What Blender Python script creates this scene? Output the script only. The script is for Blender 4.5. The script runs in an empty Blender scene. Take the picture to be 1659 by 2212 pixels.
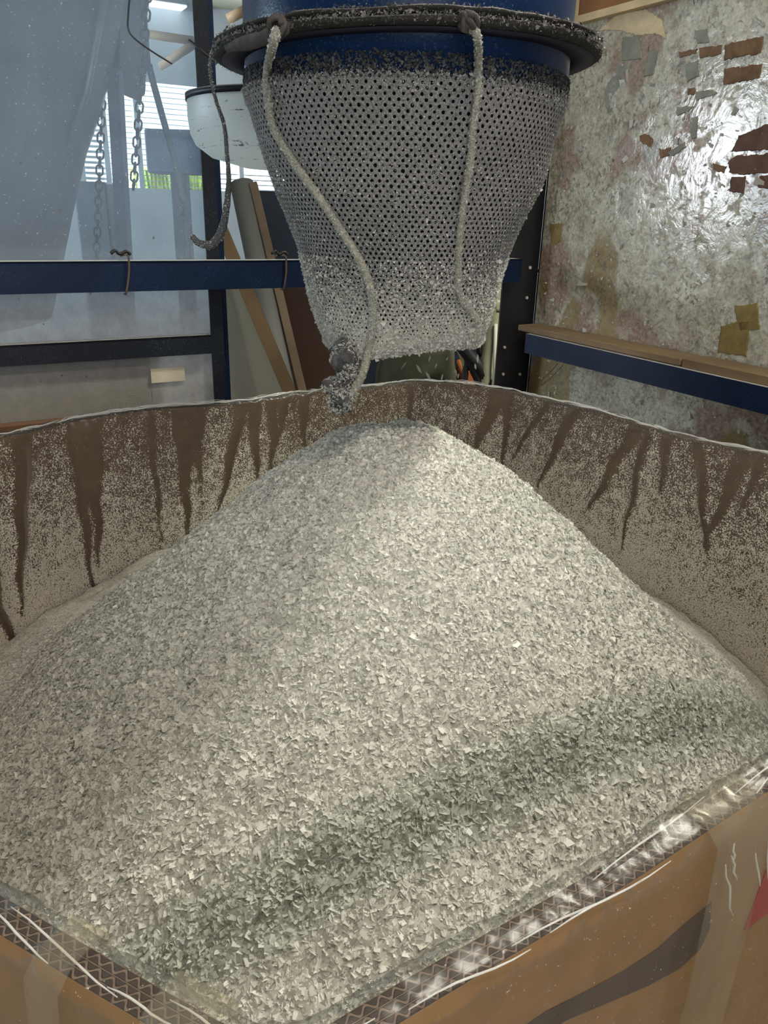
import bpy, math, random
import numpy as np
from mathutils import Vector, Matrix, noise as mnoise
random.seed(7); rng = np.random.default_rng(11)
SC = bpy.context.scene; COL = SC.collection
# ------------------------------------------------------------------ camera
F = 1661.0; TH = math.radians(21.4); RO = math.radians(1.63)
CAMPOS = np.array([0.0, 0.0, 1.28])
def _Rx(a):
    c, s = math.cos(a), math.sin(a); return np.array([[1, 0, 0], [0, c, -s], [0, s, c]])
def _Rz(a):
    c, s = math.cos(a), math.sin(a); return np.array([[c, -s, 0], [s, c, 0], [0, 0, 1]])
RC = _Rx(math.pi/2-TH) @ _Rz(RO)
cam = bpy.data.cameras.new('camera'); cam.sensor_width = 36; cam.sensor_height = 36
cam.lens = F/2212*36; cam.clip_start = 0.02; cam.clip_end = 60
cam.dof.use_dof = False
camo = bpy.data.objects.new('camera', cam); COL.objects.link(camo)
M4 = Matrix([list(RC[i])+[CAMPOS[i]] for i in range(3)]+[[0, 0, 0, 1]])
camo.matrix_world = M4; SC.camera = camo
# ------------------------------------------------------------------ view, world, lights
SC.view_settings.view_transform = 'Standard'; SC.view_settings.look = 'None'
SC.view_settings.gamma = 1; SC.view_settings.exposure = 0.50; SC.view_settings.use_curve_mapping = False
W = bpy.data.worlds.new('sky'); SC.world = W; W.use_nodes = True
W.node_tree.nodes['Background'].inputs[0].default_value = (0.85, 0.95, 1.0, 1)
W.node_tree.nodes['Background'].inputs[1].default_value = 1.6
# building axes: U runs along the far wall, V away from the camera
AZ = math.radians(60)
U = np.array([math.sin(AZ), math.cos(AZ), 0]); V = np.array([-math.cos(AZ), math.sin(AZ), 0]); Z = np.array([0, 0, 1.0])
def uv(u, v, z=0): return U*u+V*v+Z*z
def touv(p): return float(np.dot(p, U)), float(np.dot(p, V)), float(p[2])
def area(name, loc, direction, sx, sy, power, color, xaxis=None, spread=180):
    l = bpy.data.lights.new(name, 'AREA'); l.shape = 'RECTANGLE'; l.size = sx; l.size_y = sy
    l.energy = power; l.color = color; l.spread = math.radians(spread)
    o = bpy.data.objects.new(name, l); COL.objects.link(o)
    zz = -Vector(direction).normalized(); xx = Vector(xaxis if xaxis is not None else (1, 0, 0))
    xx = (xx-zz*xx.dot(zz)).normalized(); yy = zz.cross(xx)
    m = Matrix((xx, yy, zz)).transposed().to_4x4(); m.translation = Vector(loc); o.matrix_world = m
    return o
FARV = 7.4; CEIL = 2.85; LEFTU = -3.6; NEARV = -2.2; WALLU = 1.22
area('daylight_far_window', uv(0.6, FARV+0.5, 1.75), -V, 5.2, 1.5, 400, (0.80, 0.92, 1.0), U)
area('daylight_left_window', uv(LEFTU-0.35, 5.0, 1.80), U, 2.5, 0.8, 230, (0.86, 0.94, 1.0), V)
area('door_fill_light', uv(-1.1, NEARV-0.3, 1.5), V, 2.3, 2.2, 13, (1.0, 0.76, 0.64), U)  # added soft warm fill from an unseen doorway behind the camera
area('lamp_light_right', (0.75, 1.05, 2.70), (-.75, -.15, -1.7), 1.2, 0.16, 48, (1.0, 0.97, 0.83), U, 105)
area('lamp_light_near', uv(0.15, -.42, 2.70), V*.35-Z, 1.2, 0.05, 11.0, (1.0, 0.84, 0.73), U)
# ------------------------------------------------------------------ placing helpers
def ray(x, y): return RC @ np.array([(x-829.5)/F, -(y-1106)/F, -1.0])
def onz(x, y, z): d = ray(x, y); return CAMPOS+d*(z-CAMPOS[2])/d[2]
def at(x, y, Y): d = ray(x, y); return CAMPOS+d*Y/d[1]
def onv(x, y, v): d = ray(x, y); return CAMPOS+d*v/np.dot(d, V)
def onu(x, y, u): d = ray(x, y); return CAMPOS+d*u/np.dot(d, U)
# ------------------------------------------------------------------ mesh helpers
class MB:
    def __init__(s): s.v = []; s.f = []
    def add(s, vs, fs):
        n = len(s.v); s.v += [tuple(map(float, p)) for p in vs]; s.f += [tuple(i+n for i in f) for f in fs]; return s
    def box(s, c, hx, hy, hz, ax=None, bev=0.0):
        X, Y_, Z_ = (np.array(a, float) for a in (ax if ax is not None else ((1, 0, 0), (0, 1, 0), (0, 0, 1))))
        c = np.array(c, float)
        if bev <= 0:
            vs = [c+X*a*hx+Y_*b*hy+Z_*d*hz for a in (-1, 1) for b in (-1, 1) for d in (-1, 1)]
            return s.add(vs, [(0, 1, 3, 2), (4, 6, 7, 5), (0, 4, 5, 1), (2, 3, 7, 6), (0, 2, 6, 4), (1, 5, 7, 3)])
        vs = []; b = bev                      # chamfered in the X-Z and Y planes
        ring = [(-1, -1, 0, 1), (-1, -1, 1, 0), (1, -1, 1, 0), (1, -1, 0, 1), (1, 1, 0, 1), (1, 1, 1, 0), (-1, 1, 1, 0), (-1, 1, 0, 1)]
        for e, ins in ((-1, b), (-1, 0), (1, 0), (1, b)):
            yy = (hy if ins == 0 else hy)
            yo = e*(hy-(b if ins == 0 else 0))
            for (a, d, ia, id_) in ring:
                xo = a*(hx-ins-(b if ia == 1 else 0)); zo = d*(hz-ins-(b if id_ == 1 else 0))
                vs.append(c+X*xo+Y_*yo+Z_*zo)
        fs = [tuple(range(7, -1, -1)), tuple(range(24, 32))]
        for r in range(3):
            for i in range(8):
                j = (i+1) % 8; fs.append((r*8+i, r*8+j, (r+1)*8+j, (r+1)*8+i))
        return s.add(vs, fs)
    def tube(s, pts, rad, n=10, cap=True, jit=0.0):
        pts = [np.array(p, float) for p in pts]; m = len(pts)
        rad = list(rad) if hasattr(rad, '__len__') else [rad]*m
        t0 = pts[1]-pts[0]; t0 /= np.linalg.norm(t0)
        up = np.array([0, 0, 1.0]) if abs(t0[2]) < .9 else np.array([1.0, 0, 0])
        nrm = np.cross(t0, up); nrm /= np.linalg.norm(nrm); vs = []
        for i in range(m):
            t = pts[min(i+1, m-1)]-pts[max(i-1, 0)]; t /= (np.linalg.norm(t)+1e-12)
            nrm = nrm-t*np.dot(nrm, t); nrm /= (np.linalg.norm(nrm)+1e-12); bi = np.cross(t, nrm)
            for k in range(n):
                a = 2*math.pi*k/n; r = rad[i]*(1+jit*(rng.random()-.5)*2)
                vs.append(pts[i]+(nrm*math.cos(a)+bi*math.sin(a))*r)
        fs = [(i*n+k, i*n+(k+1) % n, (i+1)*n+(k+1) % n, (i+1)*n+k) for i in range(m-1) for k in range(n)]
        if cap: fs += [tuple(range(n-1, -1, -1)), tuple((m-1)*n+k for k in range(n))]
        return s.add(vs, fs)
    def lathe(s, prof, c=(0, 0, 0), n=64, closed=False, a0=0, a1=2*math.pi):
        c = np.array(c, float); m = len(prof); full = abs(a1-a0-2*math.pi) < 1e-6; k_ = n if full else n+1
        vs = [c+np.array([r*math.cos(a0+(a1-a0)*k/n), r*math.sin(a0+(a1-a0)*k/n), z]) for (r, z) in prof for k in range(k_)]
        fs = []
        for i in range(m if closed else m-1):
            j = (i+1) % m
            for k in range(n):
                k2 = (k+1) % k_; fs.append((i*k_+k, i*k_+k2, j*k_+k2, j*k_+k))
        return s.add(vs, fs)
def obj(name, mb, mat, parent=None, smooth=False, vs=None, fs=None):
    me = bpy.data.meshes.new(name)
    if mb is not None: me.from_pydata(mb.v, [], mb.f)
    else: me.from_pydata(vs, [], fs)
    me.update()
    o = bpy.data.objects.new(name, me); COL.objects.link(o)
    if mat: me.materials.append(mat)
    if smooth: me.polygons.foreach_set('use_smooth', [True]*len(me.polygons))
    if parent is not None: o.parent = parent
    return o
def quads_obj(name, P, mat, parent=None, smooth=False, attr=None, aname='tint'):
    """P: (n,4,3) array of quads -> one mesh"""
    n = len(P); me = bpy.data.meshes.new(name)
    me.vertices.add(n*4); me.vertices.foreach_set('co', P.reshape(-1).astype(np.float32))
    me.loops.add(n*4); me.loops.foreach_set('vertex_index', np.arange(n*4, dtype=np.int32))
    me.polygons.add(n); me.polygons.foreach_set('loop_start', np.arange(0, n*4, 4, dtype=np.int32))
    me.polygons.foreach_set('loop_total', np.full(n, 4, dtype=np.int32))
    me.update(calc_edges=True)
    if attr is not None:
        a = me.attributes.new(aname, 'FLOAT', 'POINT'); a.data.foreach_set('value', np.repeat(attr, 4).astype(np.float32))
    me.materials.append(mat)
    o = bpy.data.objects.new(name, me); COL.objects.link(o)
    if parent is not None: o.parent = parent
    return o
def thing(name, label, cat, loc=(0, 0, 0), group=None):
    o = bpy.data.objects.new(name, None); COL.objects.link(o); o.location = Vector(loc); o.empty_display_size = .05
    o['label'] = label; o['category'] = cat
    if group: o['group'] = group
    return o
def part(name, mb, mat, par, smooth=False, label=None):
    o = obj(name, mb, mat, None, smooth)
    o.parent = par; o.matrix_parent_inverse = Matrix.Translation(-world_loc(par))
    if label: o['label'] = label
    return o
def world_loc(o):
    if o.type == 'EMPTY': return Vector(o.location)
    return Vector((0, 0, 0)) if o.parent is None else Vector((0, 0, 0))
def setpar(o, par): o.parent = par; o.matrix_parent_inverse = Matrix.Translation(-world_loc(par)); return o
def tag(o, label, cat, group=None, kind=None):
    o['label'] = label; o['category'] = cat
    if group: o['group'] = group
    if kind: o['kind'] = kind
    return o
def struct(o): o['kind'] = 'structure'; return o
def smooth_path(pts, k=8):
    P = [np.array(p, float) for p in pts]; P = [2*P[0]-P[1]]+P+[2*P[-1]-P[-2]]; out = []
    for i in range(1, len(P)-2):
        for j in range(k):
            t = j/k; a, b, c, d = P[i-1], P[i], P[i+1], P[i+2]
            out.append(.5*((2*b)+(-a+c)*t+(2*a-5*b+4*c-d)*t*t+(-a+3*b-3*c+d)*t**3))
    out.append(P[-2]); return out
# ------------------------------------------------------------------ materials
class NT:
    def __init__(s, name):
        s.m = bpy.data.materials.new(name); s.m.use_nodes = True; s.t = s.m.node_tree; s.t.nodes.clear()
        s.out = s.t.nodes.new('ShaderNodeOutputMaterial')
    def n(s, typ, **kw):
        nd = s.t.nodes.new('ShaderNode'+typ)
        for k, v in kw.items():
            if k.startswith('_'): setattr(nd, k[1:], v)
            else:
                key = k.replace('__', ' ')
                inp = nd.inputs[int(key[1:])] if key[0] == 'i' and key[1:].isdigit() else nd.inputs[key]
                if isinstance(v, bpy.types.NodeSocket): s.t.links.new(v, inp)
                else:
                    if isinstance(v, (tuple, list)) and len(v) == 3 and inp.type == 'RGBA': v = (*v, 1)
                    inp.default_value = v
        return nd
    def noise(s, scale, detail=3, rough=.55, vec=None, dist=0):
        nd = s.n('TexNoise', Scale=scale, Detail=detail, Roughness=rough, Distortion=dist)
        s.t.links.new(vec if vec is not None else s.co(), nd.inputs['Vector']); return nd.outputs[0]
    def co(s):
        if not hasattr(s, '_co'): s._co = s.n('TexCoord').outputs['Object']
        return s._co
    def ramp(s, fac, stops):
        nd = s.n('ValToRGB', Fac=fac); e = nd.color_ramp.elements
        while len(e) < len(stops): e.new(.5)
        for el, (p, c) in zip(e, stops): el.position = p; el.color = (*c, 1) if not isinstance(c, (int, float)) else (c, c, c, 1)
        return nd.outputs[0]
    def math(s, op, a, b=0.0, c=0.0, clamp=False):
        nd = s.n('Math', _operation=op, _use_clamp=clamp, i0=a, i1=b)
        if op in ('MULTIPLY_ADD', 'SMOOTH_MIN', 'COMPARE', 'WRAP'): 
            if isinstance(c, bpy.types.NodeSocket): s.t.links.new(c, nd.inputs[2])
            else: nd.inputs[2].default_value = c
        return nd.outputs[0]
    def mix(s, fac, a, b):
        nd = s.n('MixRGB', Fac=fac, Color1=a, Color2=b); return nd.outputs[0]
    def mr(s, v, a, b, c=0.0, d=1.0):
        return s.n('MapRange', i0=v, i1=a, i2=b, i3=c, i4=d).outputs[0]
    def bump(s, h, strength=.4, dist=.002): return s.n('Bump', Height=h, Strength=strength, Distance=dist).outputs[0]
    def bsdf(s, **kw): return s.n('BsdfPrincipled', **kw).outputs[0]
    def done(s, sh): s.t.links.new(sh, s.out.inputs[0]); return s.m
def simple(name, col, rough=.5, metal=0.0, var=.25, scale=12, bump=.0, spec=.5, col2=None):
    t = NT(name); nz = t.noise(scale, 4)
    c2 = col2 or tuple(min(1, c*(1+var)+.003) for c in col); c1 = tuple(c*(1-var) for c in col) if not col2 else col
    c = t.ramp(nz, [(.3, c1), (.7, c2)])
    kw = dict(Base__Color=c, Roughness=rough, Metallic=metal, Specular__IOR__Level=spec)
    if bump: kw['Normal'] = t.bump(t.noise(scale*12, 3), bump, .002)
    return t.done(t.bsdf(**kw))
def dusty_paint(name, col, dust=(.42, .42, .40), amount=.25, rough=.45, up=True):
    t = NT(name); sp = t.noise(420, 2, .6); lo = t.noise(9, 3)
    g = t.n('NewGeometry').outputs['Normal']; nz = t.n('SeparateXYZ', i0=g).outputs[2]
    m = t.math('MULTIPLY', t.mr(sp, .60, .68), t.mr(lo, .35, .75, 0, amount*2))
    if up: m = t.math('MAXIMUM', m, t.math('MULTIPLY', t.mr(nz, .5, .9), t.mr(sp, .30, .45, .55, 1)))
    c = t.mix(m, t.ramp(lo, [(.3, tuple(x*.75 for x in col)), (.7, tuple(x*1.25 for x in col))]), dust)
    return t.done(t.bsdf(Specular__IOR__Level=.22, Base__Color=c, Roughness=t.mr(m, 0, 1, rough, .9), Normal=t.bump(sp, .2, .001)))
m_blue = dusty_paint('navy_frame_paint', (.003, .012, .040), amount=.05)
m_blackpaint = dusty_paint('dark_frame_paint', (.010, .013, .020), amount=.08)
m_pipe = dusty_paint('blue_pipe_paint', (.002, .016, .060), amount=.08, rough=.3, up=False)
m_rim = dusty_paint('caked_flange_metal', (.022, .021, .020), dust=(.30, .30, .28), amount=.35, rough=.8)
m_wood = simple('bare_wood', (.19, .125, .060), .7, var=.3, scale=6, bump=.3)
m_concrete = simple('concrete', (.22, .21, .19), .85, var=.25, scale=3, bump=.3)
m_wallpaint = simple('pale_wall_paint', (.56, .62, .68), .8, var=.12, scale=2)
m_ceil = simple('cream_ceiling', (.62, .58, .45), .8, var=.08, scale=2)
m_grey = simple('grey_sheet_steel', (.07, .10, .13), .5, .3, var=.2, scale=4)
m_greyl = simple('galvanised_steel', (.34, .38, .42), .4, .5, var=.2, scale=6)
m_pale = simple('pale_board', (.42, .41, .33), .7, var=.15, scale=3)
m_dark = simple('dark_sheet', (.028, .022, .018), .5, var=.3, scale=3)
m_darkblue = simple('dark_blue_sheet', (.02, .028, .05), .45, var=.3, scale=3)
m_black = simple('black_rubber', (.010, .010, .011), .5, var=.2)
m_olive = simple('olive_sack', (.075, .080, .045), .85, var=.35, scale=8, bump=.4)
m_orange = simple('orange_plastic', (.35, .10, .03), .5)
m_chain = simple('chain_steel', (.07, .09, .11), .5, .5, var=.3, scale=30)
m_pipecream = simple('cream_pipe', (.60, .42, .26), .5, var=.1)
m_hole_light = simple('pale_hole_light', (.55, .55, .50), .5, var=.1)
m_rope = simple('old_brown_twine', (.10, .075, .055), .9, var=.3, scale=60)
def flake_mat(name, c1, c2, rough=.45, trans=.25):
    t = NT(name); a = t.n('Attribute', _attribute_name='tint').outputs['Fac']
    c = t.ramp(a, [(0, c1), (.5, tuple((x+y)/2 for x, y in zip(c1, c2))), (1, c2)])
    b = t.bsdf(Base__Color=c, Roughness=rough, Specular__IOR__Level=.4)
    tr = t.n('BsdfTranslucent', Color=c).outputs[0]
    return t.done(t.n('MixShader', i0=trans, i1=b, i2=tr).outputs[0])
m_flake = flake_mat('white_plastic_flakes', (.50, .51, .46), (.90, .91, .85))
m_fuzz = flake_mat('clinging_flakes', (.38, .38, .35), (.66, .66, .60), .6)
t = NT('packed_flakes'); nz = t.noise(160, 4, .7)
m_packed = t.done(t.bsdf(Base__Color=t.ramp(nz, [(.3, (.34, .33, .29)), (.7, (.72, .71, .64))]), Roughness=.6, Normal=t.bump(nz, .8, .004)))
# mesh sock: grey fabric under dust
t = NT('dusty_mesh_fabric'); nz = t.noise(700, 3, .7); lo = t.noise(14, 3)
zq = t.n('SeparateXYZ', i0=t.co()).outputs[2]; cake = t.mr(t.math('ADD', zq, t.math('MULTIPLY', t.noise(60, 3), .05)), 1.252, 1.190)
m_mesh = t.done(t.bsdf(Base__Color=t.mix(cake, t.mix(t.mr(nz, .35, .65), (.10, .10, .105), t.mix(lo, (.26, .26, .265), (.34, .34, .315))), t.ramp(nz, [(.35, (.44, .44, .37)), (.65, (.62, .62, .54))])), Roughness=.9, Normal=t.bump(nz, .9, .001)))
m_inside = simple('sock_inner_shade', (.010, .010, .010), .9)  # near-black sheet stands for the shade seen through the sock's holes
t = NT('dusty_string'); nz = t.noise(600, 3, .7)
m_string = t.done(t.bsdf(Base__Color=t.ramp(nz, [(.35, (.17, .17, .14)), (.65, (.42, .42, .34))]), Roughness=.9, Normal=t.bump(nz, .9, .001)))
# ------------------------------------------------------------------ room
def wallbox(name, c, hu, hv, hz, mat): return struct(obj(name, MB().box(c, hu, hv, hz, (U, V, Z)), mat))
RU = 4.6
wallbox('floor', uv((LEFTU+RU)/2, (FARV+NEARV)/2, -.05), (RU-LEFTU)/2+.2, (FARV-NEARV)/2+.2, .05, m_concrete)
wallbox('ceiling', uv((LEFTU+RU)/2, (FARV+NEARV)/2, CEIL+.05), (RU-LEFTU)/2+.2, (FARV-NEARV)/2+.2, .05, m_ceil)
a = onv(150, 150, FARV); b = onv(430, 420, FARV); zt = a[2]; zb = b[2]; u0 = touv(a)[0]; u1 = touv(onv(640, 300, FARV))[0]
mb = MB()
for (ua, ub, za, zb_) in ((LEFTU, u0, 0, CEIL), (u1, RU, 0, CEIL), (u0, u1, 0, zb), (u0, u1, zt, CEIL)):
    mb.box(uv((ua+ub)/2, FARV+.06, (za+zb_)/2), (ub-ua)/2, .06, (zb_-za)/2, (U, V, Z))
struct(obj('wall_far', mb, m_wallpaint))
mb = MB(); v0, v1, z0, z1 = 3.8, 6.2, 1.40, 2.15
for (va, vb, za, zb_) in ((NEARV, v0, 0, CEIL), (v1, FARV, 0, CEIL), (v0, v1, 0, z0), (v0, v1, z1, CEIL)):
    mb.box(uv(LEFTU-.06, (va+vb)/2, (za+zb_)/2), .06, (vb-va)/2, (zb_-za)/2, (U, V, Z))
struct(obj('wall_left', mb, m_wallpaint))
wallbox('wall_right', uv(RU+.06, (FARV+NEARV)/2, CEIL/2), .06, (FARV-NEARV)/2, CEIL/2, m_wallpaint)
mb = MB()
for (ua, ub, za, zb_) in ((LEFTU, -2.3, 0, CEIL), (.1, RU, 0, CEIL), (-2.3, .1, 2.5, CEIL)):
    mb.box(uv((ua+ub)/2, NEARV-.06, (za+zb_)/2), (ub-ua)/2, .06, (zb_-za)/2, (U, V, Z))
struct(obj('wall_near', mb, m_wallpaint))
# far window: frame, mullions and horizontal slats
wt = struct(bpy.data.objects.new('window_1', None)); COL.objects.link(wt); wt.location = Vector(uv((u0+u1)/2, FARV, zb))
mb = MB(); fr = .035
for z_ in (zb+fr/2, zt-fr/2): mb.box(uv((u0+u1)/2, FARV+.05, z_), (u1-u0)/2, .05, fr/2, (U, V, Z))
for u_ in (u0+.02, u1-.02): mb.box(uv(u_, FARV+.05, (zb+zt)/2), .02, .05, (zt-zb)/2, (U, V, Z))
um = [touv(onv(x, 300, FARV))[0] for x in (228, 300, 446, 520)]
for u_ in um: mb.box(uv(u_, FARV+.05, (zb+zt)/2), .022, .04, (zt-zb)/2, (U, V, Z))
part('window_frame', mb, m_wallpaint, wt)
m_slat = simple('translucent_slat', (.55, .62, .66), .4)
mb = MB(); nsl = 20
for i in range(nsl):
    z_ = zb+fr+(zt-zb-2*fr)*(i+.5)/nsl
    th = .010
    mb.box(uv((u0+um[0])/2, FARV+.03, z_), (um[0]-u0)/2, .004, th, (U, V, Z))
    mb.box(uv((um[0]+um[2])/2, FARV+.03, z_), (um[2]-um[0])/2, .004, .003, (U, V, Z))
    if i < 4: mb.box(uv((um[2]+u1)/2, FARV+.03, z_), (u1-um[2])/2, .004, .005, (U, V, Z))
part('window_slat', mb, m_slat, wt, label='thin horizontal louvre slats')
wl = struct(bpy.data.objects.new('window_2', None)); COL.objects.link(wl); wl.location = Vector(uv(LEFTU, (v0+v1)/2, z0))
mb = MB()
for v_ in (v0+.02, (v0+v1)/2, v1-.02): mb.box(uv(LEFTU-.05, v_, (z0+z1)/2), .04, .02, (z1-z0)/2, (U, V, Z))
for z_ in (z0+.02, z1-.02): mb.box(uv(LEFTU-.05, (v0+v1)/2, z_), .04, (v1-v0)/2, .02, (U, V, Z))
part('window_frame', mb, m_wallpaint, wl)
# hedge outside the far window
t = NT('leafy_hedge'); nz = t.noise(9, 4)
m_hedge = t.done(t.bsdf(Base__Color=t.ramp(nz, [(.35, (.30, .42, .05)), (.65, (.85, .85, .18))]), Roughness=.8))
mb = MB(); n1, n2 = 60, 10; vs = []; hu0, hu1 = touv(onv(300, 400, FARV))[0], touv(onv(485, 400, FARV))[0]
for i in range(n1+1):
    for j in range(n2+1):
        p = uv(hu0+(hu1-hu0)*i/n1, FARV+.22+.06*math.sin(i*2.3+j)+.05*rng.random(), 0.05+(zb+.13)*j/n2+(.05*rng.random() if j == n2 else 0)); vs.append(p)
mb.add(vs, [(i*(n2+1)+j, (i+1)*(n2+1)+j, (i+1)*(n2+1)+j+1, i*(n2+1)+j+1) for i in range(n1) for j in range(n2)])
o = obj('hedge', mb, m_hedge); tag(o, 'yellow-green hedge seen low through the slatted far window', 'hedge', kind='stuff')
sm = o.modifiers.new('thick', 'SOLIDIFY'); sm.thickness = .05
# ------------------------------------------------------------------ octagonal carton
RIM = 1.0; FLOORZ = .14; TW = .0135
OCT = [(-.029, .184), (.57, .581), (.60, .80), (.209, 1.283), (.039, 1.342), (-.432, 1.017), (-.52, .87), (-.50, .41)]
APEX = np.array([.010, .80])
def rounded(poly, r, step, off=0.0):
    n = len(poly); P = [np.array(p, float) for p in poly]; out = []; seg = []
    cor = []
    for i in range(n):
        a, b, c = P[i-1], P[i], P[(i+1) % n]
        d1 = (b-a)/np.linalg.norm(b-a); d2 = (c-b)/np.linalg.norm(c-b)
        ang = math.acos(max(-1, min(1, float(np.dot(d1, d2))))); tl = r*math.tan(ang/2)
        cor.append((b-d1*tl, b+d2*tl, d1, d2, ang))
    for i in range(n):
        s0, e0, d1, d2, ang = cor[i]; k = max(4, int(r*ang/step))
        nrm = np.array([-d1[1], d1[0]]); ctr = s0+nrm*r
        for j in range(k+1):
            th = ang*j/k; v = -nrm; c_, s_ = math.cos(th), math.sin(th)
            out.append(ctr+r*np.array([v[0]*c_-v[1]*s_, v[0]*s_+v[1]*c_]))
        nx = cor[(i+1) % n][0]; L = np.linalg.norm(nx-e0); m = max(1, int(L/step))
        for j in range(1, m): out.append(e0+(nx-e0)*j/m)
    out = np.array(out)
    t = np.roll(out, -1, 0)-np.roll(out, 1, 0); t /= np.linalg.norm(t, axis=1)[:, None]
    nr = np.stack([t[:, 1], -t[:, 0]], 1)          # outward (polygon is counter-clockwise)
    ds = np.linalg.norm(np.roll(out, -1, 0)-out, axis=1); s = np.concatenate([[0], np.cumsum(ds)[:-1]])
    return out, nr, s, float(ds.sum())
PATH, PNRM, PS, PLEN = rounded(OCT, .022, .003)
NP_ = len(PATH)
def strip_mesh(name, rows, mat, par=None, smooth=True, uvs=None, attrs=None, wave=None):
    """rows: list of (offset outward array|float, z array|float); swept round the path and closed"""
    vs = []
    for (off, z) in rows:
        off = np.broadcast_to(off, (NP_,)); z = np.broadcast_to(z, (NP_,))
        q = PATH+PNRM*off[:, None]; vs.append(np.column_stack([q, z]))
    m = len(rows); Vv = np.concatenate(vs); idx = np.arange(NP_); nx = (idx+1) % NP_; fs = []
    for r in range(m-1): fs.append(np.stack([r*NP_+idx, r*NP_+nx, (r+1)*NP_+nx, (r+1)*NP_+idx], 1))
    fs = np.concatenate(fs)
    o = obj(name, None, mat, None, smooth, vs=Vv.tolist(), fs=fs.tolist())
    if attrs:
        for k, arr in attrs.items():
            a = o.data.attributes.new(k, 'FLOAT', 'POINT'); a.data.foreach_set('value', np.asarray(arr, np.float32).reshape(-1))
    if par is not None: setpar(o, par)
    return o
# cardboard materials
t = NT('brown_cardboard'); nz = t.noise(40, 4); st = t.noise(3, 2)
m_card = t.done(t.bsdf(Base__Color=t.mix(st, t.ramp(nz, [(.3, (.27, .125, .045)), (.7, (.38, .18, .07))]), (.31, .19, .06)), Roughness=.6))
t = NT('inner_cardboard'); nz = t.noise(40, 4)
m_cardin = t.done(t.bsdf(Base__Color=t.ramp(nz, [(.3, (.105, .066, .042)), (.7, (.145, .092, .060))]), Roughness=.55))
t = NT('corrugated_edge')                                  # flutes of the triple wall seen end-on
s_ = t.n('Attribute', _attribute_name='along').outputs['Fac']; w_ = t.n('Attribute', _attribute_name='across').outputs['Fac']
row = t.math('MULTIPLY', w_, 3.0); rowi = t.math('FLOOR', row); rowf = t.math('SUBTRACT', row, rowi)
ph = t.math('ADD', t.math('MULTIPLY', s_, 2*math.pi/.0066), t.math('MULTIPLY', rowi, 2.1))
ph = t.math('ADD', ph, t.math('MULTIPLY', t.noise(30, 2), 5.0))
wv = t.math('MULTIPLY_ADD', t.math('SINE', ph), .30, .5)
d_ = t.math('ABSOLUTE', t.math('SUBTRACT', rowf, wv)); ln = t.math('ABSOLUTE', t.math('SUBTRACT', rowf, .5))
solid = t.math('MAXIMUM', t.mr(d_, .24, .12), t.mr(ln, .40, .46))
m_edge = t.done(t.bsdf(Base__Color=t.mix(solid, (.030, .019, .013), t.ramp(t.noise(60, 3), [(.3, (.12, .078, .055)), (.7, (.20, .14, .105))])), Roughness=.8, Normal=t.bump(solid, 1, .003)))
box = thing('cardboard_carton', 'large octagonal brown triple-wall cardboard carton full of white flakes', 'box', (0.02, .78, FLOORZ))
zr = RIM+.0015*np.sin(PS*9)+.002*np.sin(PS*23+1)
zin = np.linspace(FLOORZ+.02, 1, 12)
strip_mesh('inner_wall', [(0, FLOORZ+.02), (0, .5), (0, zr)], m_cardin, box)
strip_mesh('rim_edge', [(k/6*TW, zr) for k in range(7)], m_edge, box, False,
           attrs={'along': np.tile(PS, 7), 'across': np.repeat(np.arange(7)/6, NP_)})['label'] = 'open corrugated edge of the carton wall'
strip_mesh('outer_wall', [(TW, zr), (TW, .6), (TW, FLOORZ)], m_card, box)
base = rounded(OCT, .022, .02)[0]
mb = MB().add([(p[0], p[1], FLOORZ+.01) for p in base], [tuple(range(len(base)))]); part('bottom', mb, m_card, box)
# red print on the outside of the near right wall
e0 = np.array(OCT[0]); e1 = np.array(OCT[1]); ed = (e1-e0)/np.linalg.norm(e1-e0); en = np.array([ed[1], -ed[0]])
m_red = simple('faded_red_print', (.42, .05, .03), .5, var=.15)
mb = MB()
def onwall(x, y, off):                                    # pixel -> point on the outside of the near right wall
    d = ray(x, y); n3 = np.array([en[0], en[1], 0]); p0 = np.array([e0[0], e0[1], 0])+n3*off
    return CAMPOS+d*np.dot(p0-CAMPOS, n3)/np.dot(d, n3)
P0 = onwall(1640, 1830, TW); P1 = onwall(1605, 2010, TW); e3 = np.array([ed[0], ed[1], 0]); n3 = np.array([en[0], en[1], 0])
zlo = P1[2]; zhi = P0[2]; sA = np.dot(P1-P0*0, e3)
c0 = P1; pts = [c0+Z*0, c0+e3*.10, c0+e3*.10+Z*(zhi-zlo), c0+e3*.012+Z*(zhi-zlo)]
mb.add([p+n3*.0006 for p in pts]+[p+n3*.0002 for p in pts], [(0, 1, 2, 3), (7, 6, 5, 4), (0, 4, 5, 1), (1, 5, 6, 2), (2, 6, 7, 3), (3, 7, 4, 0)])
part('printed_panel', mb, m_red, box, label='faded red print')
sw = [(1537, 1950), (1534, 2005), (1512, 2052), (1470, 2092), (1400, 2130), (1310, 2168), (1220, 2206), (1150, 2250), (1100, 2240), (1180, 2185), (1270, 2140), (1350, 2096), (1420, 2050), (1475, 2000)]  # dark crescent painted for the shade and reflection in the plastic film
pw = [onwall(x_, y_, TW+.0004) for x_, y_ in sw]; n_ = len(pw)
part('film_shade_swoosh', MB().add(pw+[p-n3*.0003 for p in pw], [(i_, (i_+1) % n_, (i_+1) % n_+n_, i_+n_) for i_ in range(n_)]+[(k_, k_+1, n_-2-k_, n_-1-k_) for k_ in range(n_//2-1)]), simple('painted_film_shade', (.085, .050, .030), .6, var=.4), box, label='dark curved patch painted as shade in the film')
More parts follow.
